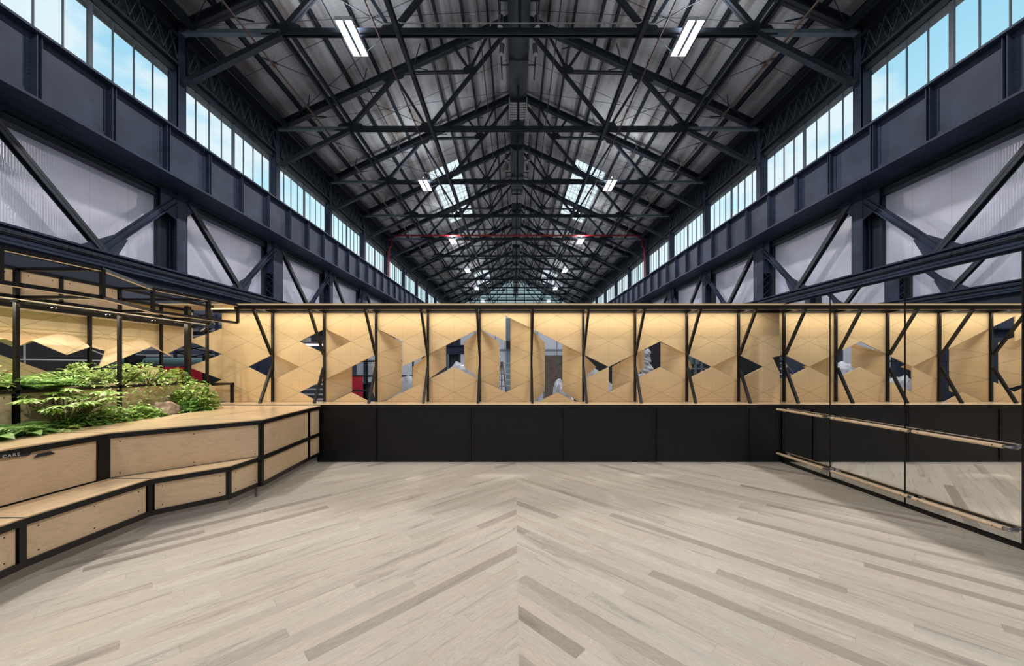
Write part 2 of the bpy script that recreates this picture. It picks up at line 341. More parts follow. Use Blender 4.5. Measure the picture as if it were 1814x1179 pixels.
# hall floor, roof deck with skylight openings, end walls
b = MB(); b.box(-22, 22, YB, YE, -5.7, -5.5); tag(b.build('floor_hall', 'concrete'), kind='structure')
SKYL = [(32.5, 44.0), (68.8, 80.0), (-4.0, 7.5)]; SX0, SX1 = 5.35, 8.0
b = MB()
for sg in (-1, 1):
    ys = [YB]
    for a, c in sorted(SKYL): ys += [a, c]
    ys.append(YE)
    def strip(xa, xb, ya, yb):
        P = lambda x, y: (HC+sg*x, y, DECK(x)); b.prism([P(xa, ya), P(xb, ya), P(xb, yb), P(xa, yb)], (0, 0, .12))
    strip(0, SX0, YB, YE); strip(SX1, 16.4, YB, YE)
    for i in range(0, len(ys), 2): strip(SX0, SX1, ys[i], ys[i+1])
tag(b.build('ceiling', 'roof_deck'), kind='structure')
n = 40
for a, c in SKYL:
    for sg in (-1, 1):
        n += 1; f = MB(); g = MB(); P = lambda x, y: (HC+sg*x, y, DECK(x)+.02)
        t = thing('window_%d' % n, P(6.7, (a+c)/2), kind='structure')
        g.prism([P(SX0, a), P(SX1, a), P(SX1, c), P(SX0, c)], (0, 0, .015)); g.build('pane', 'wired_glass', t)
        for i in range(1, 8): x = SX0+(SX1-SX0)*i/8; f.bar(P(x, a), P(x, c), .02, .02)
        m_ = 10
        for i in range(m_+1): y = a+(c-a)*i/m_; f.bar(P(SX0, y), P(SX1, y), .03, .03)
        f.build('glazing_bar', 'steel_roof', t)
b = MB()
b.prism([(HC-16.4, YE, -5.5), (HC+16.4, YE, -5.5), (HC+16.4, YE, DECK(16.4)), (HC, YE, DECK(0)), (HC-16.4, YE, DECK(16.4))], (0, .1, 0))
we = tag(b.build('wall_far', 'end_cladding'), kind='structure')
b = MB()
for x in range(-12, 13, 2): b.bar((HC+x*1.1, YE-.15, 2), (HC+x*1.1, YE-.15, DECK(x*1.1)-.1), .12, .16)
for z in (9.5, 11.3, 13.0, 14.8, 16.6, 18.3): h = (21.0-z)/.461; h = min(h, 14.0); b.bar((HC-h, YE-.2, z), (HC+h, YE-.2, z), .14, .14)
b.build('girt', 'steel_roof', we)
b = MB(); b.prism([(HC-16.4, YB, -5.5), (HC+16.4, YB, -5.5), (HC+16.4, YB, DECK(16.4)), (HC, YB, DECK(0)), (HC-16.4, YB, DECK(16.4))], (0, -.1, 0))
tag(b.build('wall_behind', 'grey_wall'), kind='structure')
# side walls: ribbed translucent sheeting between soffit and lower beam, dark bulkhead under it, fascia over the windows
for sg, nm in ((-1, 'left'), (1, 'right')):
    X = lambda x: HC+sg*x
    b = MB(); b.box(min(X(14.62), X(14.66)), max(X(14.62), X(14.66)), YB, YE, 2.9, 7.05); wl = tag(b.build('wall_%s' % nm, 'polycarbonate'), kind='structure')
    b = MB(); b.box(min(X(13.62), X(13.75)), max(X(13.62), X(13.75)), YB, YE, -5.5, 3.25); tag(b.build('wall_%s_lower' % nm, 'navy'), kind='structure')
    b = MB(); b.box(min(X(14.1), X(16.3)), max(X(14.1), X(16.3)), YB, YE, 7.0, 7.2); b.box(min(X(14.45), X(14.6)), max(X(14.45), X(14.6)), YB, YE, 7.1, 8.7)
    b.box(min(X(14.25), X(14.5)), max(X(14.25), X(14.5)), YB, YE, 12.22, DECK(14.3)); tag(b.build('trim_%d' % (3+(sg > 0)), 'steel_roof'), kind='structure')

# windows
def make_window(nn):
    t = thing('window_%d' % nn, (HC-14.3, yk(0), 8.7), kind='structure')
    g = MB(); g.box(HC-14.31, HC-14.30, yk(0)+.02, yk(1)-.02, 8.7, 12.2); g.build('pane', 'glass', t)
    f = MB(); L = BAY-.5
    for i in range(1, 8): y = yk(0)+.25+L*i/8; wd = .13 if i == 4 else .03; f.box(HC-14.34, HC-14.29+(.03 if i == 4 else 0), y-wd/2, y+wd/2, 8.7, 12.2)
    for z in (8.72, 12.1, 12.17): f.box(HC-14.36, HC-14.27, yk(0)+.05, yk(1)-.05, z-.02, z+.02)
    f.build('window_frame', 'steel_mid', t); return t
w0 = make_window(1); nw = 1
for k in range(K0, 12):
    for sg in (-1, 1):
        if k == 0 and sg == -1: continue
        nw += 1; c = dup(w0, at=(HC+sg*14.3, yk(k), 8.7+E), flip=sg > 0); c.name = 'window_%d' % nw

def side_word(sg): return 'left' if sg < 0 else 'right'
# columns (the upper shaft stands over the lower one); every second lower shaft is a wide latticed one
def make_column(wide):
    x0 = HC-XC; t = thing('steel_column', (x0-.2, 0, -5.5), cat='column')
    b = MB(); b.box(x0-.4, x0-.37, -.2, .2, 7.2, 13.9); b.box(x0-.03, x0, -.2, .2, 7.2, 13.9); b.box(x0-.4, x0, -.2, -.17, 7.2, 13.9); b.box(x0-.4, x0, .17, .2, 7.2, 13.9)
    z = 9.2
    while z < 12.2:
        for x in (x0-.36, x0-.04): b.rivet((x, -.2, z), (0, -1, 0), .018)
        for y in (-.16, .16): b.rivet((x0, y, z), (1, 0, 0), .018)
        z += .14
    b.build('upper_shaft', 'steel', t)
    b = MB(); h = .42 if wide else .24; d = .35 if wide else .22
    b.box(x0-.5, x0-.46, -h, h, -5.5, 7.15); b.box(x0-.02, x0+.02, -h, h, -5.5, 7.15)
    if not wide: b.box(x0-.3, x0-.26, -h, -h+.03, -5.5, 7.15); b.box(x0-.46, x0-.02, -.02, .02, -5.5, 7.15)
    else:
        b.box(x0-.46, x0-.02, h-.03, h, -5.5, 7.15)
        z = 2.4
        while z < 5.3:
            b.bar((x0-.5, -h, z), (x0, -h, z+.42), .02, .07, (0, 1, 0)); b.bar((x0, -h-.02, z), (x0-.5, -h-.02, z+.42), .02, .07, (0, 1, 0)); z += .42
        b.box(x0-.5, x0, -h-.02, -h, 5.3, 7.15)
    for z_ in range(0, 36):
        z = 2.9+z_*.118
        for y in (-h+.04, h-.04): b.rivet((x0+.02, y, z), (1, 0, 0), .02)
        if z > 5.3 or not wide:
            for x in (x0-.46, x0-.06): b.rivet((x, -h-.02 if wide else -h, z), (0, -1, 0), .018)
    b.build('lower_shaft', 'steel', t)
    b = MB(); b.box(x0-.52, x0+.05, -h-.03, h+.03, 7.0, 7.12); b.build('girder_seat', 'steel', t)
    return t
cn = make_column(False); cw = make_column(True)
protoL = {0: cn, 1: cw}
used = set()
for k in range(K0, K1+1):
    for sg in (-1, 1):
        pr = protoL[k % 2]; lab = 'riveted dark steel column of the %s row, %s from the camera' % (side_word(sg), ORD[k] if k >= 0 else 'behind the camera, ' + ORD[-k-1])
        if k < 0: lab = 'riveted dark steel column on the %s, %s one beside or behind the camera' % (side_word(sg), ORD[-k-1])
        if pr.name not in used and sg < 0:
            used.add(pr.name); pr.location = (HC-XC-.2, yk(k), -5.5+E); pr['label'] = lab; pr['group'] = 'columns along the %s' % side_word(sg)
        else: dup(pr, at=(HC+sg*(XC+.2), yk(k), -5.5+E), flip=sg > 0, label=lab, group='columns along the %s' % side_word(sg))

# crane girders in lengths of six web panels
ST = 1.83; GY = 13.46-ST*4; SEG = ST*6
def make_girder():
    x0 = HC-XG; t = thing('crane_girder', (x0-.25, 0, 7.16), cat='girder')
    b = MB(); b.box(x0-.30, x0-.26, 0, SEG, 7.2, 9.0); b.box(x0-.27, x0-.24, 0, SEG, 7.24, 7.42); b.box(x0-.27, x0-.24, 0, SEG, 8.80, 8.98)
    for i in range(int(SEG/.16)):
        y = .08+i*.16; b.rivet((x0-.24, y, 7.33), (1, 0, 0)); b.rivet((x0-.24, y, 8.89), (1, 0, 0))
    b.build('web_plate', 'steel', t)
    b = MB(); b.box(x0-.60, x0, 0, SEG, 8.98, 9.05); b.box(x0-.42, x0-.34, 0, SEG, 9.05, 9.15); b.build('top_flange', 'steel', t)
    b = MB(); b.box(x0-.60, x0, 0, SEG, 7.13, 7.2); b.box(x0-1.5, x0-.6, 0, SEG, 7.12, 7.16); b.build('bottom_flange', 'steel', t)
    for i in range(6):
        b = MB(); y = ST*i
        b.box(x0-.26, x0-.08, y-.06, y-.04, 7.2, 8.98); b.box(x0-.26, x0-.08, y+.04, y+.06, 7.2, 8.98); b.box(x0-.26, x0-.235, y-.17, y+.17, 7.42, 8.80)
        for j in range(12):
            z = 7.5+j*.112
            for q in (-.12, .12): b.rivet((x0-.235, y+q, z), (1, 0, 0), .026)
        b.build('stiffener', 'steel', t)
    return t
g0 = make_girder(); first = True
for n in range(-2, 7):
    for sg in (-1, 1):
        y = GY+SEG*n; lab = 'deep riveted plate girder under the %s windows, %s length from the camera' % (side_word(sg), ORD[n] if n >= 0 else 'behind-' + ORD[-n-1])
        if n < 0: lab = 'plate girder length high on the %s, above or behind the camera, %s back' % (side_word(sg), ORD[-n-1])
        if first: first = False; g0.location = (HC-XG-.25, y, 7.16+E); g0['label'] = lab; g0['group'] = 'left crane girders'
        else: dup(g0, at=(HC+sg*(XG+.25), y, 7.16+E), flip=sg > 0, label=lab, group='%s crane girders' % side_word(sg))

# per-bay side steelwork: lower beam, brace pair, eave lattice
def make_lower_beam():
    x0 = HC-13.3; t = thing('lower_beam', (x0, 0, 3.0), cat='beam')
    b = MB(); b.box(x0-.5, x0+.02, 0, BAY, 3.62, 3.68); b.box(x0-.12, x0-.08, 0, BAY, 3.2, 3.62); b.box(x0-.08, x0, 0, BAY, 3.50, 3.54)
    b.box(x0-.5, x0+.05, 0, BAY, 3.16, 3.22); b.build('flanged_beam', 'steel', t)
    b = MB()
    for i in range(38): y = .08+i*.16; b.rivet((x0+.02, y, 3.65), (1, 0, 0), .02); b.rivet((x0-.08, y, 3.58), (1, 0, 0), .02); b.rivet((x0-.08, y, 3.28), (1, 0, 0), .02)
    b.build('rivets', 'steel', t)
    b = MB(); b.tube((x0+.05, 0, 3.44), (x0+.05, BAY, 3.44), .035, 8)
    for i in range(4): y = .7+i*1.5; b.tube((x0+.05, y, 3.44), (x0+.05, y+.09, 3.44), .05, 8)
    b.build('cable_pipe', 'black_matt', t)
    b = MB(); b.box(x0-.3, x0-.28, 0, BAY, 2.2, 3.2); b.build('apron', 'navy', t)
    return t
def make_brace(): 
    """V of two diagonal struts meeting in a gusset at the middle of the lower beam"""
    t = thing('diagonal_brace', (HC-14.0, 0, 3.6), cat='brace')
    x = HC-14.1; A = (x, .3, 6.95); B = (x, BAY/2, 3.75); D = (x, BAY-.3, 6.75)
    b = MB(); b.ibeam(A, (x, BAY/2+.35, 3.7), .2, .2, .03, (1, 0, 0)); b.build('slender_strut', 'steel_roof', t)
    b = MB(); b.bar(B, D, .26, .05, (1, 0, 0)); b.bar((x+.05, BAY/2, 3.85), (x+.05, BAY-.3, 6.85), .03, .1, (1, 0, 0)); b.bar((x+.05, BAY/2+.1, 3.72), (x+.05, BAY-.2, 6.68), .03, .1, (1, 0, 0))
    for i in range(26):
        q = i/26.0; y = BAY/2+(BAY/2-.3)*q; z = 3.75+3.0*q
        b.rivet((x+.06, y-.06, z+.07), (1, 0, 0), .018); b.rivet((x+.06, y+.06, z-.07), (1, 0, 0), .018)
    b.build('riveted_strut', 'steel', t)
    b = MB()
    b.prism([(x+.02, BAY/2-.75, 3.68), (x+.02, BAY/2+.55, 3.68), (x+.02, BAY/2+.95, 4.5), (x+.02, BAY/2+.6, 4.6)], (.03, 0, 0)); b.build('gusset', 'steel', t)
    b = MB(); b.prism([(x+.02, BAY-.15, 5.95), (x+.02, BAY-.15, 6.98), (x+.02, BAY-.9, 6.98), (x+.02, BAY-.9, 6.2)], (.03, 0, 0)); b.build('gusset', 'steel', t)
    b = MB(); b.prism([(x+.02, .15, 6.2), (x+.02, .15, 6.98), (x+.02, .9, 6.98)], (.03, 0, 0)); b.build('gusset', 'steel', t)
    b = MB(); b.box(x-.4, x-.1, .1, BAY-.1, 6.72, 6.95); b.box(x-.5, x-.35, BAY-.62, BAY-.2, 3.7, 6.9); b.build('head_rail', 'steel_roof', t)
    return t
def make_lattice():
    x0 = HC-13.98; t = thing('eave_lattice', (x0, 0, 12.4), cat='lattice girder')
    b = MB(); b.box(x0-.2, x0, .2, BAY-.2, 12.35, 12.45); b.box(x0-.2, x0, .2, BAY-.2, 13.5, 13.62); b.box(x0-.25, x0-.2, .2, BAY-.2, 12.1, 12.45); b.build('chord', 'steel_roof', t)
    b = MB(); n = 18; L = (BAY-.5)/n
    for i in range(n):
        y = .25+L*i; lo, hi = (12.55, 13.45) if i % 2 else (13.45, 12.55)
        b.bar((x0-.02, y, hi), (x0-.02, y+L, lo), .02, .05, (1, 0, 0)); b.bar((x0-.15, y, lo), (x0-.15, y+L, hi), .02, .05, (1, 0, 0))
    b.build('lacing', 'steel_mid', t); return t
for mk, zz, xx, nm, grp in ((make_lower_beam, 3.0, 13.3, 'riveted lower beam with cable pipe on the %s wall', 'lower beams on the %s'),
                       (make_brace, 3.6, 14.0, 'V-shaped diagonal strut pair on the %s wall', 'diagonal braces on the %s'),
                       (make_lattice, 12.4, 13.98, 'laced eave girder over the %s windows', 'eave lattices on the %s')):
    o = mk(); first = True
    for k in range(K0, 12):
        for sg in (-1, 1):
            if k < -1 and mk is not make_lower_beam and mk is not make_lattice: continue
            lab = (nm % side_word(sg)) + ', ' + ('%s bay past the first column' % ORD[k] if k >= 0 else '%s bay before the first column' % ORD[-k-1])
            if first: first = False; o.location = (HC-xx, yk(k), zz+E); o['label'] = lab; o['group'] = grp % 'left'
            else: dup(o, at=(HC+sg*xx, yk(k), zz+E), flip=sg > 0, label=lab, group=grp % side_word(sg))

# roof trusses
RAF = lambda x: 20.45 - .461*abs(x)
def make_truss():
    t = thing('roof_truss', (HC, 0, 13.8), cat='roof truss')
    for sg in (-1, 1):
        P = lambda x, z, y=0: (HC+sg*x, y, z)
        b = MB(); b.ibeam(P(14.2, RAF(14.2)), P(0, RAF(0)), .32, .40, .05); b.build('rafter', 'steel_roof', t)
        def strut(a, c, w=.16, h=.16, n='web_strut'):
            q = MB(); q.bar(P(*a, -.05), P(*c, -.05), w*.5, h); q.bar(P(*a, .08), P(*c, .08), w*.4, h*.8); q.build(n, 'steel_roof', t)
        strut((9.9, 13.85), (7.2, RAF(7.2)-.2), .2, .2); strut((9.9, 13.85), (10.9, RAF(10.9)-.2), .15, .12)
        strut((7.2, RAF(7.2)-.2), (5.3, 13.85), .16, .14); strut((5.3, 13.85), (.15, 20.2), .2, .17)
        strut((7.2, 17.1), (2.9, 17.2), .14, .13); strut((3.7, RAF(3.7)-.2), (2.8, 17.2), .16, .12); strut((2.9, 17.2), (1.6, RAF(1.6)), .1, .1)
        strut((13.9, 11.75), (9.9, 13.75), .24, .22, 'knee_brace')
        for pts in ([(8.9, 13.72), (10.7, 13.72), (10.4, 14.1), (9.6, 14.25), (9.1, 14.1)], [(4.7, 13.72), (5.9, 13.72), (5.6, 14.2), (5.1, 14.2)],
                    [(6.5, RAF(6.5)-.15), (8.0, RAF(8)-.15), (7.6, 16.55), (6.7, 16.75)], [(2.5, 17.05), (3.2, 17.05), (3.2, 17.35), (2.8, 17.6), (2.5, 17.4)]):
            q = MB(); q.prism([P(x, z, -.09) for x, z in pts], (0, .03, 0)); q.build('gusset', 'steel_roof', t)
        q = MB(); q.bar(P(14.1, 13.85), P(9.9, 13.85), .2, .16); q.build('end_tie', 'steel_pale', t)
    b = MB(); b.bar((HC-10.2, -.07, 13.85), (HC+10.2, -.07, 13.85), .04, .24); b.bar((HC-10.2, .09, 13.85), (HC+10.2, .09, 13.85), .04, .24); b.bar((HC-10.2, 0, 13.95), (HC+10.2, 0, 13.95), .22, .03)
    b.build('bottom_chord', 'steel_roof', t)
    b = MB(); b.bar((HC, -.06, 13.8), (HC, -.06, 20.4), .13, .05, (0, 1, 0)); b.bar((HC, .06, 13.8), (HC, .06, 20.4), .05, .12, (0, 1, 0)); b.build('king_post', 'steel_roof', t)
    b = MB(); b.prism([(HC-.9, -.09, RAF(.9)), (HC+.9, -.09, RAF(.9)), (HC+.5, -.09, 19.7), (HC-.5, -.09, 19.7)], (0, .03, 0)); b.build('ridge_gusset', 'steel_roof', t)
    return t
t0 = make_truss(); first = True
for k in range(K0, 12):
    lab = 'dark steel roof truss spanning the hall, %s truss in front of the camera' % ORD[k] if k >= 0 else 'dark steel roof truss over or behind the camera, %s back from the first one seen' % ORD[-k-1]
    if first: first = False; t0.location = (HC, yk(k), 13.8+E); t0['label'] = lab; t0['group'] = 'roof trusses'
    else: dup(t0, at=(HC, yk(k), 13.8+E), label=lab, group='roof trusses')

# purlins and other long members
PUR = [0.55, 1.75, 3.1, 4.45, 5.2, 8.15, 9.7, 11.2, 12.7, 13.9]
for sg in (-1, 1):
    for i, x in enumerate(PUR):
        b = MB(); z = DECK(x)-.17; y0 = YB+.1; b.ibeam((HC+sg*x, y0, z), (HC+sg*x, YE-.3, z), .12, .26, .03)
        tag(b.build('roof_purlin', 'steel_roof'), 'long dark purlin under the %s roof slope, %s down from the ridge' % (side_word(sg), ORD[i]), 'purlin', 'purlins of the %s slope' % side_word(sg))
    for x, z, r, m, nm, lab in ((10.9, 13.35, .04, 'brown_pipe', 'sprinkler_pipe', 'thin rusty-brown pipe run hung outermost on the %s side'),
                            (5.75, 13.5, .035, 'brown_pipe', 'sprinkler_pipe', 'thin jointed pipe run beside the %s runway rail')):
        b = MB(); b.tube((HC+sg*x, YB+.1, z), (HC+sg*x, YE-.3, z), r, 8)
        y = YB+1
        while y < YE-2: b.tube((HC+sg*x, y, z), (HC+sg*x, y+.14, z), r*1.8, 8); b.tube((HC+sg*x, y+.07, z), (HC+sg*x, y+.07, z+.45), .008, 4); y += 3.05
        tag(b.build(nm, m), lab % side_word(sg), 'pipe')
    b = MB(); b.ibeam((HC+sg*4.9, YB+.1, 13.45), (HC+sg*4.9, YE-.3, 13.45), .16, .3, .03); tag(b.build('runway_rail', 'steel_roof'), 'long runway rail hung under the %s side of the trusses' % side_word(sg), 'rail')
    for j, x in enumerate((9.7, 10.1)):
        b = MB(); b.ibeam((HC+sg*x, YB+.1, 14.1), (HC+sg*x, YE-.3, 14.1), .1, .22, .03); tag(b.build('longitudinal_tie', 'steel_roof'), '%s of two close parallel ties over the %s truss joints' % (('inner', 'outer')[j], side_word(sg)), 'beam')
    b = MB(); b.tube((HC+sg*8.6, YB+.1, 15.9), (HC+sg*8.6, YE-.3, 15.9), .03, 6); tag(b.build('cable_conduit', 'steel_roof'), 'thin dark conduit run below the %s roof slope' % side_word(sg), 'conduit')
    b = MB(); b.bar((HC+sg*13.5, YB+.1, 13.95), (HC+sg*13.5, YE-.3, 13.95), .25, .2); tag(b.build('eave_beam', 'steel_roof'), 'long dark eave beam on the %s column heads' % side_word(sg), 'beam')
    b = MB(); b.bar((HC+sg*2.0, YB+.1, 17.3), (HC+sg*2.0, YE-.3, 17.3), .05, .1); tag(b.build('ridge_tie', 'steel_roof'), 'slim tie running along the hall left of the ridge' if sg < 0 else 'slim tie running along the hall right of the ridge', 'beam')
# crossed tie rods per bay
def make_rods():
    t = thing('tie_rods', (HC-10, 0, 13.9), cat='tie rods')
    for a, c, tb in (((HC-13.4, .2, 14.05), (HC-5.6, BAY-.2, 14.05), .25), ((HC-5.6, .2, 14.0), (HC-13.4, BAY-.2, 14.0), .75)):
        q = MB(); q.tube(a, c, .016, 5); a = Vector(a); c = Vector(c); p = a.lerp(c, tb); d = (c-a).normalized()*.25; s = Vector((0, .05, 0))
        q.tube(p-d+s, p+d+s, .018, 5); q.tube(p-d-s, p+d-s, .018, 5); q.tube(p-d-s, p-d+s, .02, 5); q.tube(p+d-s, p+d+s, .02, 5); q.build('tie_rod', 'steel_roof', t)
    q = MB()
    for a, c in (((HC-13.9, .2, RAF(13.9)+.25), (HC-.2, BAY-.2, RAF(.2)+.25)), ((HC-13.9, BAY/2, RAF(13.9)+.35), (HC-.3, BAY/2, RAF(.3)+.35))): q.tube(a, c, .012, 5)
    q.build('sag_rod', 'steel_roof', t)
    for x in (12.2, 9.0, 6.0, 3.2):
        for y0_, y1_ in ((.2, .9), (BAY-.2, BAY-.9)): q = MB(); q.bar((HC-x, y0_, RAF(x)-.1), (HC-x+.5, y1_, DECK(x)-.25), .05, .05); q.build('purlin_stay', 'steel_roof', t)
    return t
o = make_rods(); first = True
for k in range(-2, 11):
    for sg in (-1, 1):
        lab = 'crossed thin tie rods under the %s roof, %s' % (side_word(sg), '%s bay past the nearest truss' % ORD[k] if k >= 0 else '%s bay before the nearest truss' % ORD[-k-1])
        if first: first = False; o.location = (HC-10, yk(k), 13.9+E); o['label'] = lab; o['group'] = 'tie rods, left'
        else: dup(o, at=(HC+sg*10, yk(k), 13.9+E), flip=sg > 0, label=lab, group='tie rods, ' + side_word(sg))

# ventilation units under the ridge
def make_vent():
    t = thing('ventilation_unit', (HC, 0, 16.0), cat='ventilator')
    b = MB(); b.box(HC-.52, HC+.52, 0, 2.6, 16.3, 17.2); b.build('casing', 'duct', t)
    b = MB()
    for i in range(7): b.box(HC-.55, HC+.55, 2.62+i*.19, 2.72+i*.19, 15.95-.02*i, 16.0-.02*i)
    b.box(HC-.56, HC-.50, 2.6, 4.0, 15.8, 16.3); b.box(HC+.50, HC+.56, 2.6, 4.0, 15.8, 16.3); b.build('louvre', 'conduit', t)
    b = MB(); b.tube((HC, -2.4, 17.6), (HC, .2, 16.9), .55, 20); b.tube((HC, -2.4, 17.6), (HC, -2.6, 19.2), .55, 20); b.build('round_duct', 'duct', t, smooth=False)
    b = MB()
    for x in (-1.0, 1.0):
        b.bar((HC+x, -3.0, 18.0), (HC+x, 3.4, 18.0), .08, .12); b.bar((HC+x, .5, 18.0), (HC+x, .5, 19.9), .05, .05); b.bar((HC+x, -2, 18.0), (HC+x, -2, 19.9), .05, .05)
    for y in (-1.6, .3, 2.2): b.bar((HC-1.05, y, 17.9), (HC+1.05, y, 17.9), .06, .06)
    b.build('hanger_frame', 'steel_roof', t)
    for x in (-.9, .9):
        for y in (-1.0, .6): b = MB(); b.tube((HC+x, y, 17.7), (HC+x*1.05, y+.05, 17.2), .14, 8); b.build('damper', 'chrome', t)
    return t
o = make_vent(); o.location[1] = 19.3; o['label'] = 'grey louvred ventilation unit with round duct under the ridge, nearest of its row'; o['group'] = 'ventilation units'
for n in range(1, 6): dup(o, dy=11.9*n, label='grey louvred ventilation unit with round duct under the ridge, %s from the camera' % ORD[n], group='ventilation units')

# high-bay lights
def make_light(power):
    t = thing('highbay_light', (HC-6.95, 0, 13.55), cat='ceiling light')
    x = HC-6.95; b = MB(); b.box(x-.34, x+.34, -.82, .82, 13.66, 13.72); b.box(x-.34, x-.32, -.82, .82, 13.58, 13.66); b.box(x+.32, x+.34, -.82, .82, 13.58, 13.66)
    b.box(x-.34, x+.34, -.84, -.82, 13.58, 13.72); b.box(x-.34, x+.34, .82, .84, 13.58, 13.72); hs = b.build('housing', 'white_paint', t)
    for s in (-1, 1):
        b = MB(); b.box(x+s*.18-.115, x+s*.18+.115, -.78, .78, 13.60, 13.64); b.build('light_panel', 'lamp_glow', hs)
    b = MB(); b.box(x-.05, x+.05, -.78, .78, 13.57, 13.66)
    b.build('centre_bar', 'steel_pale', t)
    b = MB()
    for y in (-.6, .6): b.tube((x, y, 13.72), (x, y, 13.95 if abs(y) < .7 else 14), .012, 5)
    b.build('hanger', 'conduit', t)
    area('lamp', (x, 0, 13.54), (0, 0, 0), .6, 1.5, power, (1.0, .95, .97), t)
    area('added_roof_fill', (x, 0, 13.75), (PI, 0, 0), .6, 1.5, 240.0, (.92, .96, 1.0), t)  # added upward fill to brighten the roof deck, not part of the fixture
    return t
o = make_light(HALL_LIGHT); first = True
o2 = make_light(ROOM_LIGHT); o2.location = (HC-6.95, yk(-2), 13.55+E); o2['label'] = 'twin-panel high-bay light above the studio, left of the camera'
dup(o2, at=(HC+6.95, yk(-2), 13.55+E), label='twin-panel high-bay light above the studio, right of the camera')
dup(o2, at=(HC-6.95, yk(-4), 13.55+E), label='twin-panel high-bay light behind the camera, left'); dup(o2, at=(HC+6.95, yk(-4), 13.55+E), label='twin-panel high-bay light behind the camera, right')
for j, k in enumerate((0, 2, 4, 6, 8, 10)):
    for sg in (-1, 1):
        lab = 'bright twin-panel high-bay light in the %s row, %s from the camera' % (side_word(sg), ORD[j])
        if first: first = False; o.location = (HC-6.95, yk(k), 13.55+E); o['label'] = lab; o['group'] = 'high-bay lights, left row'
        else: dup(o, at=(HC+sg*6.95, yk(k), 13.55+E), label=lab, group='high-bay lights, %s row' % side_word(sg))
# red sprinkler main and white conduit
b = MB(); y = yk(4)-.25; z = 14.15
b.tube((HC-13.6, y, z), (HC+13.6, y, z), .085, 10)
for sg in (-1, 1): b.tube((HC+sg*13.6, y, z+.08), (HC+sg*13.6, y, 13.0), .085, 10); b.tube((HC+sg*13.6, y, 13.0), (HC+sg*13.85, y, 12.8), .085, 10); b.tube((HC+sg*13.85, y, 12.8), (HC+sg*13.85, y, 9.1), .085, 10)
tag(b.build('sprinkler_main', 'red_pipe'), 'red sprinkler main crossing the hall below the fifth roof truss', 'pipe')
b = MB(); y = yk(0)-.14
b.tube((HC-4.9, y, 14.12), (HC+4.9, y, 14.12), .022, 6)
for sg in (-1, 1):
    b.tube((HC+sg*4.9, y, 14.12), (HC+sg*5.25, y, 14.3), .022, 6); b.tube((HC+sg*5.35, y, 14.1), (HC+sg*5.9, y, 14.1), .022, 6); b.tube((HC+sg*5.3, y, 14.1), (HC+sg*5.2, y, 14.5), .03, 6)
for x in (-3.5, -1.2, 1.2, 3.5): b.bar((HC+x, y, 14.0), (HC+x, y, 14.18), .04, .02)
tag(b.build('white_conduit', 'conduit'), 'thin white electrical conduit clipped along the nearest truss chord', 'conduit')

# ================================================================== THE STUDIO
D = 5.565; YP = 6.03; ZT = .93; ZL = -.60; FL = -1.48
XM = 4.10
b = MB(); b.box(-7.2, XM+.1, -4.5, D+.02, FL-.1, FL); tag(b.build('floor', 'chevron_planks'), kind='structure')
b = MB(); b.box(-7.2, 7, -4.5, 7.0, FL-.5, FL-.12); tag(b.build('floor_platform', 'black_matt'), kind='structure')
# black lower wall
wb = MB(); wb.box(-5.5, 4.6, D+.02, D+.06, FL, ZL-.03); wb = tag(wb.build('wall_back', 'black_sheet'), kind='structure')
seams = [568, 668, 835, 998, 1163, 1328, 1383]
for i in range(6):
    xa = (seams[i]-VX)/F*D; xb = (seams[i+1]-VX)/F*D
    if i == 0: xa = -4.2
    b = MB(); b.box(xa+.006, xb-.006, D, D+.03, FL+.005, ZL-.035)
    for j in range(14):
        z = FL+.06+j*.062*1.0
        if j % 2 == 0:
            b.rivet((xb-.035, D, z), (0, -1, 0), .011)
            if i: b.rivet((xa+.035, D, z), (0, -1, 0), .011)
    x = xa+.15
    while x < xb-.1: b.rivet((x, D, FL+.04), (0, -1, 0), .008); x += .32
    b.box(xb-.06, xb-.052, D-.004, D, FL+.02, ZL-.05); b.box(xb+.02-.035, xb-.006, D-.012, D, FL+.05, ZL-.08)
    b.build('wall_panel', 'black_sheet', wb)
b = MB(); b.box(-4.75, XM+.5, D-.005, YP+.02, ZL-.012, ZL+.008); b.m = 0; tl = tag(b.build('trim_1', 'ply_top'), kind='structure')
b = MB(); b.box(-4.62, XM, D-.012, D-.004, ZL-.035, ZL+.006); b.build('edge_angle', 'black_frame', tl)

# folded plywood screens between the posts
def iz(j): return -.0135+PV*j
def ix(i): return PX0+PH*i
OPEN = [[(-1, 0), (0, 1), (1, 0), (0, -1)], [(1, 2), (2, 3), (3, 2), (2, 1)], [(1, -2), (2, -1), (2, -3)],
        [(2, -1), (4, 1), (4, -3), (3, -2), (2, -3)], [(4, 3), (5, 2), (5, 0), (6, 1), (6, -1), (4, -3)],
        [(6, 1), (8, 3), (8, -1), (7, 0), (6, -1)], [(8, 3), (9, 2), (9, 4), (10, 3), (10, -1), (9, -2), (8, -1)],
        [(10, 3), (12, 1), (12, -3), (11, -2), (10, -3)], [(12, 1), (13, 0), (14, 1), (14, -1), (13, -2), (13, 0), (12, -1)],
        [(14, 1), (15, 2), (16, 1), (16, -1), (15, 0), (14, -1)], [(16, 1), (17, 0), (16, -1)], [(17, 0), (18, 1), (18, -1)],
        [(18, 1), (19, 0), (18, -1)]]
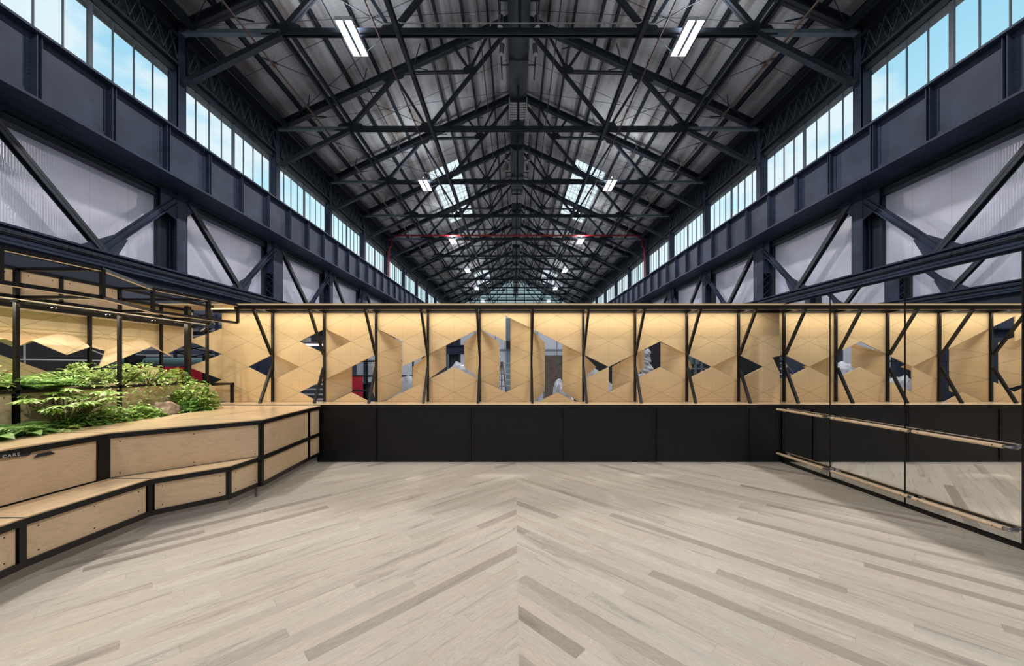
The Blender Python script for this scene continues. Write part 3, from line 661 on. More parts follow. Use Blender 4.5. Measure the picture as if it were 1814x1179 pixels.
FLAPS = {-2: [(0, [(0, 1), (-1, 0), (0, -1)], 50)],
         0: [(0, [(0, 1), (1, 0), (0, -1)], 40), (2, [(2, 3), (1, 2), (2, 1)], 62), (2, [(2, -1), (1, -2), (2, -3)], 62)],
         2: [(2, [(2, 3), (3, 2), (2, 1)], 40), (2, [(2, -1), (3, 0), (3, -2), (2, -3)], 42), (4, [(4, 1), (3, 0), (3, -2), (4, -3)], 60)],
         4: [(4, [(4, 3), (5, 2), (5, -2), (4, -3)], 40), (6, [(6, 1), (5, 0), (5, -2), (6, -1)], 38)],
         6: [(6, [(6, 1), (7, 2), (7, 0), (6, -1)], 58), (8, [(8, 3), (7, 2), (7, 0), (8, -1)], 45)],
         8: [(8, [(8, 3), (9, 2), (9, -2), (8, -1)], 43), (10, [(10, 3), (9, 4), (9, -2), (10, -1)], 35)],
         10: [(10, [(10, 3), (11, 2), (11, -2), (10, -3)], 54), (12, [(12, 1), (11, 2), (11, -2), (12, -3)], 45)],
         12: [(12, [(12, 1), (13, 0), (12, -1)], 48), (14, [(14, 1), (13, 0), (13, -2), (14, -1)], 48)],
         14: [(14, [(14, 1), (15, 2), (15, 0), (14, -1)], 50), (16, [(16, 1), (15, 2), (15, 0), (16, -1)], 45)],
         16: [(16, [(16, 1), (17, 0), (16, -1)], 52), (18, [(18, 1), (17, 0), (18, -1)], 45)], 18: []}
def inside(p, poly):
    x, y = p; c = False; n = len(poly)
    for i in range(n):
        x1, y1 = poly[i]; x2, y2 = poly[(i+1) % n]
        if (y1 > y) != (y2 > y) and x < (x2-x1)*(y-y1)/(y2-y1)+x1: c = not c
    return c
def clip(poly, lo, hi):
    for lim, sg in ((lo, 1), (hi, -1)):
        out = []
        for i in range(len(poly)):
            a, b_ = poly[i], poly[(i+1) % len(poly)]; da, db = (a[1]-lim)*sg, (b_[1]-lim)*sg
            if da >= 0: out.append(a)
            if (da > 0 > db) or (da < 0 < db): s = da/(da-db); out.append((a[0]+(b_[0]-a[0])*s, lim))
        poly = out
        if len(poly) < 3: return []
    return poly
JT = (.925+.0135)/PV; JB = (ZL+.01+.0135)/PV
def cells(i0, i1):
    out = []
    for i in range(i0, i1):
        for j in range(-6, 8):
            if (i+j) % 2: tri = [(i, j), (i, j+2), (i+1, j+1)]      # nodes sit where i+j is odd
            else: tri = [(i+1, j), (i+1, j+2), (i, j+1)]
            out.append(tri)
    return out
BAYLAB = {-2: 'leftmost plywood screen bay by the corner, diamond half open at its right post', 0: 'plywood screen bay with one high and one low triangular hole at its right post',
          2: 'plywood screen bay with shaded diamond half, dark railing behind its lower gap', 4: 'plywood screen bay with one tall folded flap and a narrow white gap',
          6: 'plywood screen bay with gap over a pointed panel, steel bracket seen behind', 8: 'plywood screen bay with the tallest slot, two long flaps beside a grey gap',
          10: 'plywood screen bay with wide slot showing the brown wrapped crate', 12: 'plywood screen bay right of the crate, with small triangle and folded flap',
          14: 'plywood screen bay with a hexagon-shaped gap and white wrapped figure behind', 16: 'plywood screen bay with X of two triangles, second from the mirror',
          18: 'plywood screen bay touching the mirror, with black triangular hole'}
def islands(polys):
    ks = [set((round(q[0], 3), round(q[1], 3), round(q[2], 3)) for q in p) for p in polys]; out = []; left = list(range(len(polys)))
    while left:
        grp = [left.pop(0)]; seen = set(ks[grp[0]]); more = True
        while more:
            more = False
            for i in list(left):
                if len(ks[i] & seen) >= 2: seen |= ks[i]; grp.append(i); left.remove(i); more = True
        out.append([polys[i] for i in grp])
    return out
OPEN_LAST = [(19.35, .75), (20.2, 1.1), (20.2, -1.0), (19.72, -.85)]
for i0 in range(-2, 20, 2):
    t = thing('plywood_screen', (ix(i0+1), YP, ZL), BAYLAB[i0], 'screen', 'plywood screens')
    pol = []
    for tri in cells(i0, i0+2):
        cx = sum(p[0] for p in tri)/3; cy = sum(p[1] for p in tri)/3
        if any(inside((cx, cy), o_) for o_ in OPEN): continue
        q = clip(tri, JB, JT)
        if q: pol.append([(ix(a), YP, iz(c)) for a, c in q])
    if i0 == 18:      # the last bay is cut round an irregular hole beside the mirror
        pol = [[(ix(a), YP, iz(c)) for a, c in p] for p in ([(18, JB), (19.72, JB), (19.72, -.85), (19, 0), (18, -1)], [(19, 0), (19.72, -.85), (19.35, .75)], [(18, 1), (19, 0), (19.35, .75), (19.35, JT), (18, JT)],
                                                            [(19.35, JT), (19.35, .75), (20.2, 1.1), (20.2, JT)], [(19.72, JB), (20.2, JB), (20.2, -1.0), (19.72, -.85)])]
    for comp in islands(pol):
        b = MB(); b.edge = True; b.sheet(comp, (0, .018, 0)); b.build('screen_sheet', ['ply_screen', 'ply_edge'], t)
    for h, poly, ang in FLAPS[i0]:
        a = math.radians(ang); xh = ix(h); cp = clip(poly, JB, JT); b = MB(); b.edge = True; pts = []
        for (i, j) in cp: dx = ix(i)-xh; pts.append((xh+dx*math.cos(a), YP+.004+abs(dx)*math.sin(a), iz(j)))
        sgn = 1 if pts and sum(p[0] for p in pts)/len(pts) > xh else -1
        b.sheet([pts], (sgn*-.014*math.sin(a)*1, .014*math.cos(a), 0)); b.build('folded_flap', ['ply_screen', 'ply_edge'], t)
# three teeth left of the corner
for j in (2, 0, -2):
    b = MB(); b.edge = True; x = ix(-2); q = clip([(-2, j+1), (-3, j), (-2, j-1)], JB, JT)
    b.sheet([[(x+(ix(c[0])-x), YP-(-2-c[0])*.16, iz(c[1])) for c in q]], (0, .018, 0))
    tag(b.build('plywood_tooth', ['ply_screen', 'ply_edge']), 'pointed plywood tooth folded forward at the left corner, %s' % {2: 'uppermost of three', 0: 'middle of three', -2: 'lowest of three'}[j], 'screen')

# black steel frame carrying the screens
fr = thing('screen_frame', (0, D, ZL), 'black square-tube frame with leaning struts in front of the plywood screens', 'frame')
b = MB(); b.box(-4.3, XM+.02, D-.03, D+.03, .87, .93); b.build('top_rail', 'black_frame', fr)
b = MB(); b.box(-5.0, XM+.5, YP-.05, YP, .885, .925); b.build('rear_rail', 'black_frame', fr)
for p in range(0, 11):
    x = ix(2*p)
    b = MB(); b.box(x-.017, x+.017, YP-.038, YP-.004, ZL+.008, .885); b.build('post', 'black_frame', fr)
    b = MB(); b.bar((x, D, .9), (x, YP-.05, .9), .03, .035); b.build('outrigger', 'black_frame', fr)
    if x < XM-.05 or p == 10:
        if p == 10: continue
        b = MB(); b.bar((x, D+.0, .88), (x, YP-.05, .19), .036, .036, (1, 0, 0)); b.build('leaning_strut', 'black_frame', fr)
        b = MB(); b.bar((x, YP-.05, -.03), (x, D+.14, ZL+.008), .036, .036, (1, 0, 0)); b.build('leaning_strut', 'black_frame', fr)
b = MB(); b.box(-5.45, XM+.5, D-.04, YP+.05, .932, .955); tag(b.build('trim_2', 'ply_edge'), kind='structure')
b = MB(); b.box(-4.9, XM, 5.80, 5.83, .915, .93); ls = tag(b.build('strip_light', 'led_glow'), 'thin warm strip light tucked under the top board of the screen wall', 'strip light')
area('lamp', (-.4, 5.80, .905), (math.radians(8), 0, 0), 8.9, .02, LED*4.5, (1.0, .91, .76), ls)

# mirror wall with seams, and barres
ym = [5.60, 4.70, 3.797, 2.915, 2.0, 1.1]
MLAB = ['tall mirror panel nearest the black back wall', 'tall mirror panel, second from the back wall', 'tall mirror panel, widest one seen at the right edge of the photo', 'mirror panel just beyond the right edge of the photo', 'mirror panel beside the camera']
for i in range(5):
    t = thing('mirror_panel', (XM, (ym[i]+ym[i+1])/2, FL), MLAB[i], 'mirror', 'mirror panels')
    b = MB(); b.box(XM, XM+.006, ym[i+1]+.005, ym[i]-.005, FL+.045, ZT); b.build('mirror_glass', 'mirror', t)
    b = MB(); b.box(XM+.006, XM+.05, ym[i+1], ym[i], FL, ZT+.012); b.box(XM-.006, XM+.006, ym[i+1]-.004, ym[i+1]+.004, FL+.02, ZT+.006); b.box(XM-.01, XM+.05, ym[i+1], ym[i], FL, FL+.04); b.build('backing_frame', 'black_frame', t)
SECT = [(5.55, 4.72), (4.60, 3.70), (3.66, 2.98)]
for z, nm in ((-.663, 'upper'), (-1.338, 'lower')):
    for i, (a, c) in enumerate(SECT):
        t = thing('ballet_barre', (XM-.07, (a+c)/2, z), 'round pale wooden ballet barre on the mirror, %s row, %s' % (nm, ('length nearest the back wall', 'middle length', 'length nearest the camera')[i]), 'barre', '%s barres' % nm)
        b = MB(); b.tube((XM-.069, c, z), (XM-.069, a, z), .018, 14); b.build('rail', 'barre_wood', t, smooth=False)
        for y in ((c-.02, a-.12) if i == 0 else (c-.02, a+.02)):
            b = MB(); b.tube((XM-.045, y, z), (XM, y, z), .009, 8); b.tube((XM-.008, y, z), (XM-.001, y, z), .022, 10); b.tube((XM-.069, y-.03, z), (XM-.069, y+.03, z), .010, 8); b.build('bracket', 'chrome', t)
        b = MB()
        for y in (c+.06, a-.06): b.tube((XM-.089, y, z), (XM-.086, y, z), .005, 8)
        b.build('screw', 'black_matt', t)

# ------------------------------------------------------------------ tiered bench on the left
ZU, ZS, ZB = -.615, -1.03, -1.36
UP = [(-3.66, .9), (-3.71, 2.0), (-3.69, 3.28), (-2.86, 4.10), (-2.965, 5.22), (-2.98, 5.54)]
LO = [(-3.05, 1.0), (-3.31, 2.43), (-3.31, 3.28), (-2.915, 3.70), (-2.89, 4.12)]
def face_panel(p, q, z0, z1, parent, name='side_panel', ins=.03, bolts=3):
    """plywood sheet set between frame tubes on the vertical face from p to q, facing the studio (+x side)"""
    a = Vector((p[0], p[1], 0)); c = Vector((q[0], q[1], 0)); d = (c-a).normalized(); nrm = Vector((d.y, -d.x, 0))
    a2 = a+d*ins; c2 = c-d*ins; b = MB(); o = -nrm*.012
    b.prism([(a2.x+o.x, a2.y+o.y, z0), (c2.x+o.x, c2.y+o.y, z0), (c2.x+o.x, c2.y+o.y, z1), (a2.x+o.x, a2.y+o.y, z1)], -nrm*.018)
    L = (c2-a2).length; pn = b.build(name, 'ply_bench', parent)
    for s in ([.06, L/2, L-.06] if bolts == 3 and L > .7 else [.05, L-.05] if bolts else []):
        for z in (z0+.035, z1-.035): b = MB(); b.rivet(a2+d*s+o+Vector((0, 0, z)), nrm, .006); b.build('screw', 'black_matt', pn)
    return pn
def tube_line(b, pts, z, w=.045, h=.045):
    for p, q in zip(pts, pts[1:]): 
        a = Vector((*p, z)); c = Vector((*q, z)); d = (c-a).normalized(); nrm = Vector((d.y, -d.x, 0))*(-w/2+.004)
        b.bar(a+nrm-d*.0, c+nrm+d*.0, w, h)
def offs(pts, o):
    out = []
    for i, p in enumerate(pts):
        a = pts[max(i-1, 0)]; c = pts[min(i+1, len(pts)-1)]; d = Vector((c[0]-a[0], c[1]-a[1], 0)).normalized(); out.append((p[0]-d.y*o, p[1]+d.x*o))
    return out
t = thing('planter_bench', (-3.9, 3.6, FL), 'upper tier of the plywood bench with black frame and planting trough behind its top', 'bench')
b = MB(); tube_line(b, UP, ZU-.022); tube_line(b, UP[:4], ZS-.01); tube_line(b, UP[3:], ZS-.012); tube_line(b, UP[3:], ZB+.022)
for (x, y), wd in ((UP[1], .05), (UP[2], .05), (UP[3], .042), (UP[4], .035), (UP[5], .04)):
    b.box(x-wd-.0, x, y-wd/2, y+wd/2, ZB, ZU-.01)
b.box(UP[2][0]-.05, UP[2][0]+.002, UP[2][1]-.08, UP[2][1]+.0, ZS, ZU-.01); b.build('bench_frame', 'black_frame', t)
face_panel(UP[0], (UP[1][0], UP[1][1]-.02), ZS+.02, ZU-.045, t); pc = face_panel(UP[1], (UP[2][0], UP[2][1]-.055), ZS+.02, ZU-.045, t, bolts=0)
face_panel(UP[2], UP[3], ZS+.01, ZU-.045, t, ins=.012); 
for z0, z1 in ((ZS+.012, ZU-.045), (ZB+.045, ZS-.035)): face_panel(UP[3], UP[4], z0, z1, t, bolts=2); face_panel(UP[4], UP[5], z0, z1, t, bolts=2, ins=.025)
b = MB(); PI_X = -4.19
b.prism([(p[0], p[1], ZU) for p in UP] + [(-3.05, D-.01, ZU), (-4.66, D-.01, ZU), (-4.66, 5.2, ZU), (PI_X, 5.02, ZU), (PI_X, .9, ZU)], (0, 0, .012)); b.build('bench_top', 'ply_top', t)
b = MB()
for p, q in (((-4.19, 3.28), UP[2]), ((-4.19, 4.1), UP[3]), ((-3.75, 3.9), (-3.35, D-.02))): b.bar((*p, ZU+.0105), (*q, ZU+.0105), .007, .004)
b.build('top_joint', 'black_matt', t)
b = MB(); b.box(PI_X-.02, PI_X, .9, 5.03, -1.0, ZU+.013); b.build('trough_edge', 'ply_edge', t)
b = MB()
for p, q in zip(UP[3:], UP[4:]): 
    b.prism([(p[0]-.05, p[1], FL), (q[0]-.05, q[1], FL), (q[0]-.05, q[1], ZB), (p[0]-.05, p[1], ZB)], (-.02, 0, 0))
b.build('toe_board', 'toe_grey', t)
# lettering and black inlays on the nearest upper panel
xs = -3.70
def onp(px, py): q = atx(px, py, xs+.001); return q
b = MB(); b.prism([onp(-60, 818), onp(-60, 811), onp(60, 797.5), onp(50, 806.5)], (.003, 0, 0)); sg_ = b.build('inlay_strip', 'black_matt', t)
b = MB(); b.prism([onp(59, 811), onp(66.5, 803.5), onp(90, 799), onp(98, 803)], (.003, 0, 0)); b.build('inlay_handle', 'black_matt', t)
tx = bpy.data.curves.new('lettering', 'FONT'); tx.body = 'CARE'; tx.size = .031; tx.extrude = .0008; tx.offset = .0006; tx.space_character = 1.35
tx.materials.append(M['conduit']); to = bpy.data.objects.new('lettering', tx); C.objects.link(to); to.parent = t
q = onp(3, 811.3); to.location = (q[0]+.0045-t.location[0], q[1]-t.location[1], q[2]+E-t.location[2])
to.rotation_euler = Matrix(((0, 0, 1), (1, 0, 0), (0, 1, 0))).to_euler()
bpy.context.view_layer.update()
tm = bpy.data.meshes.new_from_object(to.evaluated_get(bpy.context.evaluated_depsgraph_get())); tm.name = 'lettering'; t2 = bpy.data.objects.new('lettering', tm)
C.objects.link(t2); t2.parent = t; t2.location = to.location; t2.rotation_euler = to.rotation_euler; bpy.data.objects.remove(to); t2.name = 'lettering'
t2['label'] = 'pale capital letters CARE on the black strip'
# lower tier
t = thing('bench_step', (-3.4, 3.0, FL), 'lower seat tier of the plywood bench in front of the upper tier', 'bench')
b = MB(); tube_line(b, LO, ZS-.022, .05, .045); tube_line(b, LO, ZB+.022, .045, .045)
for (x, y), wd in ((LO[1], .036), (LO[2], .036), (LO[3], .034)): b.box(x-.045, x+.002, y-wd/2, y+wd/2, ZB, ZS-.01)
b.build('bench_frame', 'black_frame', t)
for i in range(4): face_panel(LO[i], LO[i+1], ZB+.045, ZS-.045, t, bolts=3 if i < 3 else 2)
b = MB(); b.prism([(p[0], p[1], ZS) for p in LO] + [(UP[3][0]-.06, UP[3][1]-.03, ZS), (UP[2][0]-.01, UP[2][1]-.0, ZS), (UP[1][0]-.01, UP[1][1], ZS), (UP[0][0], 1.0, ZS)], (0, 0, .01)); b.build('seat_top', 'ply_top', t)
b = MB(); b.bar((UP[2][0]+.02, UP[2][1], ZS+.009), (LO[2][0], LO[2][1], ZS+.009), .014, .006); b.bar((-3.69, 2.43, ZS+.009), (LO[1][0], LO[1][1], ZS+.009), .014, .006); b.build('top_joint', 'black_matt', t)
b = MB()
for p, q in zip(offs(LO, .055), offs(LO, .055)[1:]): b.prism([(*p, FL), (*q, FL), (*q, ZB), (*p, ZB)], (-.02, 0, 0))
b.build('toe_board', 'toe_grey', t)
# soil beds
b = MB(); b.box(-4.66, PI_X-.02, .9, 5.35, -1.0, ZU-.03); tag(b.build('soil_bed', 'soil'), 'dark soil in the lower planting trough behind the bench top', 'soil', kind='stuff')
XW = -5.4; XT = -4.65; Z2 = -.225
b = MB(); b.box(XW+.03, XT-.03, .9, 5.35, -1.0, Z2-.04); tag(b.build('soil_bed', 'soil'), 'dark soil in the raised planting trough by the side screen', 'soil', kind='stuff')
# raised planter front
t = thing('raised_planter', (XT, 3.5, -1.0), 'raised plywood planter front with black rim under the canopy posts', 'planter')
TP = [.9, 2.3, 3.37, 4.25, 5.46]
b = MB(); b.box(XT-.03, XT+.015, .9, 5.5, Z2-.03, Z2); b.bar((XT, 5.48, Z2-.015), (-4.98, 5.48, Z2-.015), .04, .035); b.bar((-4.98, 5.5, Z2), (-4.98, 5.5, ZL), .04, .04); b.box(-4.62, -4.58, 5.50, 5.9, -.30, -.27); b.box(-4.62, -4.58, 5.86, 5.9, ZL, -.27); b.box(-4.98, -4.58, 5.86, 5.9, -.30, -.27)
b.build('rim', 'black_frame', t)
for a, c in zip(TP, TP[1:]): face_panel((XT+.01, a), (XT+.01, c), -1.0, Z2-.032, t, bolts=2)
b = MB(); b.box(-4.96, -4.67, 5.47, 5.485, ZL, Z2-.03); b.build('end_panel', 'ply_bench', t)

# canopy frame over the planters
cf = thing('canopy_frame', (XT, 4.0, -.9), 'black square-tube canopy over the planters, with zigzag front edge', 'canopy')
ZC, ZD = .91, .645
FR = [(-3.7, 1.2), (-3.95, 2.77), (-3.88, 3.40), (-4.26, 4.25), (-4.15, 5.41)]
b = MB()
for z in (ZC, ZD):
    tube_line(b, FR, z, .03, .036); b.box(XT-.015, XT+.015, 1.2, D, z-.016, z+.016)
b.build('chord_tube', 'black_frame', cf)
b = MB()
for p, q in zip(FR, FR[1:]):
    for z in (ZC-.02, ZD-.02): 
        a = Vector((*p, z)); c = Vector((*q, z)); b.bar(a, c, .02, .004)
b.build('edge_strip', 'ply_edge', cf)
b = MB(); b.box(XW+.02, XW+.06, 1.2, YP-.02, ZC-.02, ZC+.02); b.build('wall_rail', 'black_frame', cf)
for (x, y) in FR[1:]:
    b = MB(); b.box(x-.015, x+.015, y-.015, y+.015, ZD, ZC); b.build('drop_post', 'black_frame', cf)
b = MB(); b.box(-4.20-.02, -4.2+.02, 4.93, 4.97, ZD, ZC); b.build('drop_post', 'black_frame', cf)
for y, xf in ((2.77, -3.95), (3.40, -3.88), (4.25, -4.26), (4.95, -4.2)):
    b = MB(); b.bar((xf, y, ZC), (XW+.03, y, ZC), .03, .03); b.bar((xf, y, ZD), (XT, y, ZD), .03, .03); b.build('cross_tube', 'black_frame', cf)
for y, w_, zt in ((3.37, .03, ZC), (4.25, .03, ZC), (5.46, .03, ZC)):
    b = MB(); b.box(XT-w_/2, XT+w_/2, y-w_/2, y+w_/2, -1.0 if y < 5 else ZL, zt); b.build('tall_post', 'black_frame', cf)
b = MB(); b.box(XT-.015, XT+.015, 3.68, 3.71, ZD, ZC); b.build('drop_post', 'black_frame', cf)
b = MB(); b.box(-4.98-.03, -4.98+.03, 5.47, 5.53, ZL, ZC); b.build('tall_post', 'black_frame', cf)
b = MB(); b.box(XW+.06, XW+.10, 1.2, YP-.02, ZD-.02, ZD+.03); b.build('wall_rail', 'black_frame', cf)
for a, c in ((2.6, 3.34), (3.40, 3.68), (3.72, 4.22)):
    b = MB(); b.box(XT-.01, XT+.006, a, c, ZD+.02, ZC-.022); b.m = 1; b.rivet((XT+.006, a+.05, ZC-.05), (1, 0, 0), .006); b.rivet((XT+.006, c-.05, ZC-.05), (1, 0, 0), .006); b.build('infill_panel', ['ply_bench', 'black_matt'], cf)
# light tubes and spots under the canopy
for x, z, lab in ((XT+.05, .60, 'slim conduit-mounted warm light run under the front of the canopy'), (XW+.28, .66, 'slim warm light run under the rear of the canopy')):
    b = MB(); b.tube((x, 1.5, z), (x, 5.42, z), .011, 8); t = tag(b.build('light_run', 'black_frame'), lab, 'light run')
    b = MB(); b.box(x-.03, x-.022, 1.5, 5.4, z+.02, z+.024); b.build('glow_strip', 'led_glow', t)
    area('lamp', (x-.03, 3.5, z-.015), (0, math.radians(-35), 0), .03, 3.8, LED*2.6, (1.0, .86, .64), t)
def spot(x, y, z, big, label):
    t = thing('track_spot', (x, y, z), label, 'spotlight', 'canopy spotlights')
    r = .032 if big else .014; b = MB(); e_ = 1 if big else .35; b.tube((x, y, z), (x-.02*e_, y, z-.05*e_), .005, 6); b.build('stem', 'black_frame', t)
    b = MB(); b.tube((x-.02*e_, y, z-.04*e_), (x-.06*e_, y-.03*e_, z-.09*e_), r*.9, 12, r*1.15); b.build('head', 'black_frame', t)
    l = bpy.data.lights.new('spot', 'SPOT'); l.energy = SPOT; l.color = (1, .93, .80); l.spot_size = math.radians(95); l.spot_blend = .6; l.shadow_soft_size = .03
    lo = bpy.data.objects.new('spot_lamp', l); C.objects.link(lo); lo.parent = t; lo.location = (-.065*e_, -.035*e_, -.10*e_-.012); lo.rotation_euler = (math.radians(-8), math.radians(-4 if not big else 15), 0)
spot(-4.63, 5.43, .60, True, 'small black round spotlight hanging at the far end of the canopy')
for y, wd in ((3.62, 'nearest'), (4.1, 'second nearest'), (4.62, 'middle')): spot(XT+.05, y, .60, False, 'tiny black spot on the front canopy light run, %s to the camera' % wd)

# side screen of folded plywood on the left
def ys(m): return LY0+PH*m
ss = thing('side_screen', (XW, 3.6, -1.0), 'warm-lit folded plywood screen running along the left edge behind the planters', 'screen')
def LP(i, j, x=XW): return (x, ys(i), iz(j))
bot = [(1.93, 2.0), (1.0, 1.0), (.4, 1.42), (0, 2)]
def lsheet(polys, name='screen_sheet', d=(-.018, 0, 0)):
    b = MB(); b.edge = True; b.sheet(polys, d); return b.build(name, ['ply_screen_side', 'ply_edge'], ss)
cols = list(range(-10, 2))
# upper band: down to nodes at j=2 (even columns) and j=1 (odd columns)
up = []
for i in range(-10, 2):
    ja = 2 if i % 2 == 0 else 1; jb = 2 if (i+1) % 2 == 0 else 1
    up.append([LP(i, JT), LP(i+1, JT), LP(i+1, jb), LP(i, ja)])
lsheet(up)
# folded lower facets leaning into the room
fd = XW+.16
def lq(px, py, x): return atx(px, py, x)
for pts in ([LP(-2, 2), LP(-1, 1), lq(160, 614, fd-.1), lq(118.7, 628, fd), lq(56.4, 602.4, fd-.08), LP(-3, 1)],
            [LP(0, 2), LP(1, 1), lq(307, 632.4, fd-.1), lq(268.6, 613.7, fd-.08), lq(175, 651.7, fd), LP(-1, 1)],
            [LP(-4, 2), LP(-3, 1), lq(34, 609, fd-.05), lq(10, 600, fd), LP(-5, 1)]):
    b = MB(); b.edge = True; b.sheet([[pts[0], pts[i], pts[i+1]] for i in range(1, len(pts)-1)], (-.014, 0, 0)); b.build('folded_facet', ['ply_screen_side', 'ply_edge'], ss)
# lower band of the side screen, with its slanting top edge
lb = [(0, 628), (101, 664), (150, 681), (212, 676), (245, 659), (268.6, 648.5), (322, 672)]
P = [atx(px, py, XW+.03) for px, py in lb]
pol = [[P[i], P[i+1], (P[i+1][0], P[i+1][1], -.62), (P[i][0], P[i][1], -.62)] for i in range(len(P)-1)]
pol.append([(XW+.03, 1.2, .2), P[0], (XW+.03, P[0][1], -.62), (XW+.03, 1.2, -.62)]); lsheet(pol, 'lower_sheet')
for y in (5.47, 4.55, 3.66):
    b = MB(); b.box(XW+.03, XW+.06, y-.015, y+.015, -.62, ZC); b.build('post', 'black_frame', ss)

# ------------------------------------------------------------------ plants
def leaf(b, base, d, up, L, W, droop=.25, n=4):
    d = Vector(d).normalized(); up = Vector(up); s = d.cross(up)
    s = s.normalized() if s.length > 1e-3 else Vector((1, 0, 0)); u = s.cross(d).normalized(); vs = []; base = Vector(base)
    for i in range(n+1):
        q = i/n; w_ = W*math.sin(PI*min(1, q*.92+.08)**.8)*.5*(1 if q < 1 else 0); p = base+d*L*q-u*(droop*L*q*q)
        vs += [p+s*w_+u*w_*.35, p, p-s*w_+u*w_*.35]
    fs = []
    for i in range(n):
        a = 3*i; fs += [(a, a+1, a+4, a+3), (a+1, a+2, a+5, a+4)]
    b.add(vs, fs)
def rdir(el0=-.1, el1=.9):
    a = random.uniform(0, 2*PI); e = random.uniform(el0, el1); return Vector((math.cos(a)*math.cos(e), math.sin(a)*math.cos(e), math.sin(e)))
def plant(name, loc, label, cat, fn, m, group=None):
    t = thing(name, loc, label, cat, group); lf = MB(); st = MB(); fn(lf, st, Vector(loc))
    lf.build('foliage', m, t, fix=False)
    if st.v: st.build('stems', 'stem', t)
    return t
def bushy(rx, ry, rz, n, L, W, hang=0.0):
    def f(lf, st, o):
        for i in range(n):
            a = random.uniform(0, 2*PI); r = math.sqrt(random.random()); e = random.random()
            p = o+Vector((math.cos(a)*rx*r, math.sin(a)*ry*r, rz*(1-r*r*.7)*(.35+.65*e)))
            if hang and p.x > o.x+rx*.35: p.z -= random.random()*hang
            l = L*random.uniform(.6, 1.15); leaf(lf, p, rdir(-.35, .6), (0, 0, 1), l, l*W*random.uniform(.8, 1.1), .35, 3)
        for i in range(14):
            a = random.uniform(0, 2*PI); q = Vector((math.cos(a)*rx*.8, math.sin(a)*ry*.8, rz*.6)); st.tube(o, o+q, .004, 4)
    return f
def palmate(n, H, R, L):
    def f(lf, st, o):
        for i in range(n):
            a = random.uniform(0, 2*PI); r = R*math.sqrt(random.random()); top = o+Vector((math.cos(a)*r, math.sin(a)*r*1.2, H*random.uniform(.55, 1.0)*(1-.25*r/R)))
            base = o+Vector((math.cos(a)*.03, math.sin(a)*.03, 0)); mid = base.lerp(top, .5)+Vector((0, 0, .05)); st.tube(base, mid, .006, 5); st.tube(mid, top, .005, 5)
            out = Vector((math.cos(a), math.sin(a), random.uniform(-.2, .25))).normalized(); l = L*random.uniform(.7, 1.1); side = out.cross(Vector((0, 0, 1))).normalized()
            for k in range(-4, 5):
                an = k*.52; dd = out*math.cos(an)+side*math.sin(an); leaf(lf, top, dd, (0, 0, 1), l*(1-.07*abs(k)), l*.30, .22, 4)
    return f
def fern(n, L):
    def f(lf, st, o):
        for i in range(n):
            a = random.uniform(0, 2*PI); d = Vector((math.cos(a), math.sin(a), 0)); l = L*random.uniform(.6, 1.05); rise = random.uniform(.35, .95); prev = o; side = d.cross(Vector((0, 0, 1)))
            for k in range(1, 17):
                q = k/16; p = o+d*l*q+Vector((0, 0, l*rise*(q*1.25-q*q*.95))); st.tube(prev, p, .0022, 4, caps=False)
                ll = l*.26*math.sin(PI*min(1, q*.88+.1))
                for s in (-1, 1): leaf(lf, p, side*s+d*.35+Vector((0, 0, .05)), (0, 0, 1), ll, .022, .2, 2)
                prev = p
    return f
def hosta(n, L, W=.80, R=.13):
    def f(lf, st, o):
        for i in range(n):
            a = random.uniform(0, 2*PI); r = R*random.random(); e = random.uniform(.25, 1.1); b0 = o+Vector((math.cos(a)*r, math.sin(a)*r, 0)); d = Vector((math.cos(a)*math.cos(e), math.sin(a)*math.cos(e), math.sin(e)))
            l = L*random.uniform(.65, 1.1); tp = b0+d*l*.55; st.tube(b0, tp, .004, 4); leaf(lf, tp, Vector((d.x, d.y, d.z*.3)), (0, 0, 1), l, l*W, .38, 5)
    return f
G1, G2 = ZU-.03, Z2-.04
plant('broadleaf_shrub', (-4.42, 3.55, G1), 'large shrub with hand-shaped leaves on bare stems in the middle of the lower trough', 'plant', palmate(52, .47, .34, .13), 'leaf_mid')
plant('broadleaf_shrub', (-4.45, 5.02, G1), 'bushy green shrub at the far end of the lower trough, right of the rock', 'plant', bushy(.30, .24, .48, 620, .075, .6), 'leaf_mid')
plant('leafy_groundcover', (-4.38, 4.88, G1), 'low glossy groundcover spilling at the far end of the lower trough', 'plant', bushy(.24, .30, .20, 420, .065, .7), 'leaf_deep')
for y, m, lab in ((4.22, 'leaf_mid', 'low clump of glossy leaves left of the rock'), (3.92, 'leaf_mid', 'low mid-green clump between the big shrub and the rock'), (3.62, 'leaf_deep', 'low clump at the foot of the hand-leaved shrub')):
    plant('leafy_groundcover', (-4.34, y, G1), lab, 'plant', bushy(.17, .23, .21, 360, .065, .68), m, 'low groundcover clumps')
for y, m, lab, L in ((3.36, 'leaf_variegated', 'cream-edged clump at the trough lip left of the big shrub', .10), (3.12, 'leaf_deep', 'broad-leaved hosta clump on the trough lip', .15), (2.84, 'leaf_deep', 'hosta clump at the left edge of the photo', .15)):
    plant('hosta_clump', (-4.31, y, G1+.03), lab, 'plant', hosta(64, L*.85), m, 'hostas')
plant('fern', (-4.45, 3.05, G1), 'feathery fern low at the left, in front of the planter panel', 'fern', fern(60, .36), 'leaf_fern')
plant('fern', (-4.50, 3.28, G1), 'second feathery fern low in the trough beside the left tall post', 'fern', fern(44, .32), 'leaf_fern')
plant('fern', (-4.86, 3.70, G2), 'big arching fern in the raised planter right of the left tall post', 'fern', fern(90, .46), 'leaf_fern')
plant('fern', (-5.05, 3.45, G2), 'fern with a long frond reaching above the others at the far left', 'fern', fern(26, .66), 'leaf_fern')
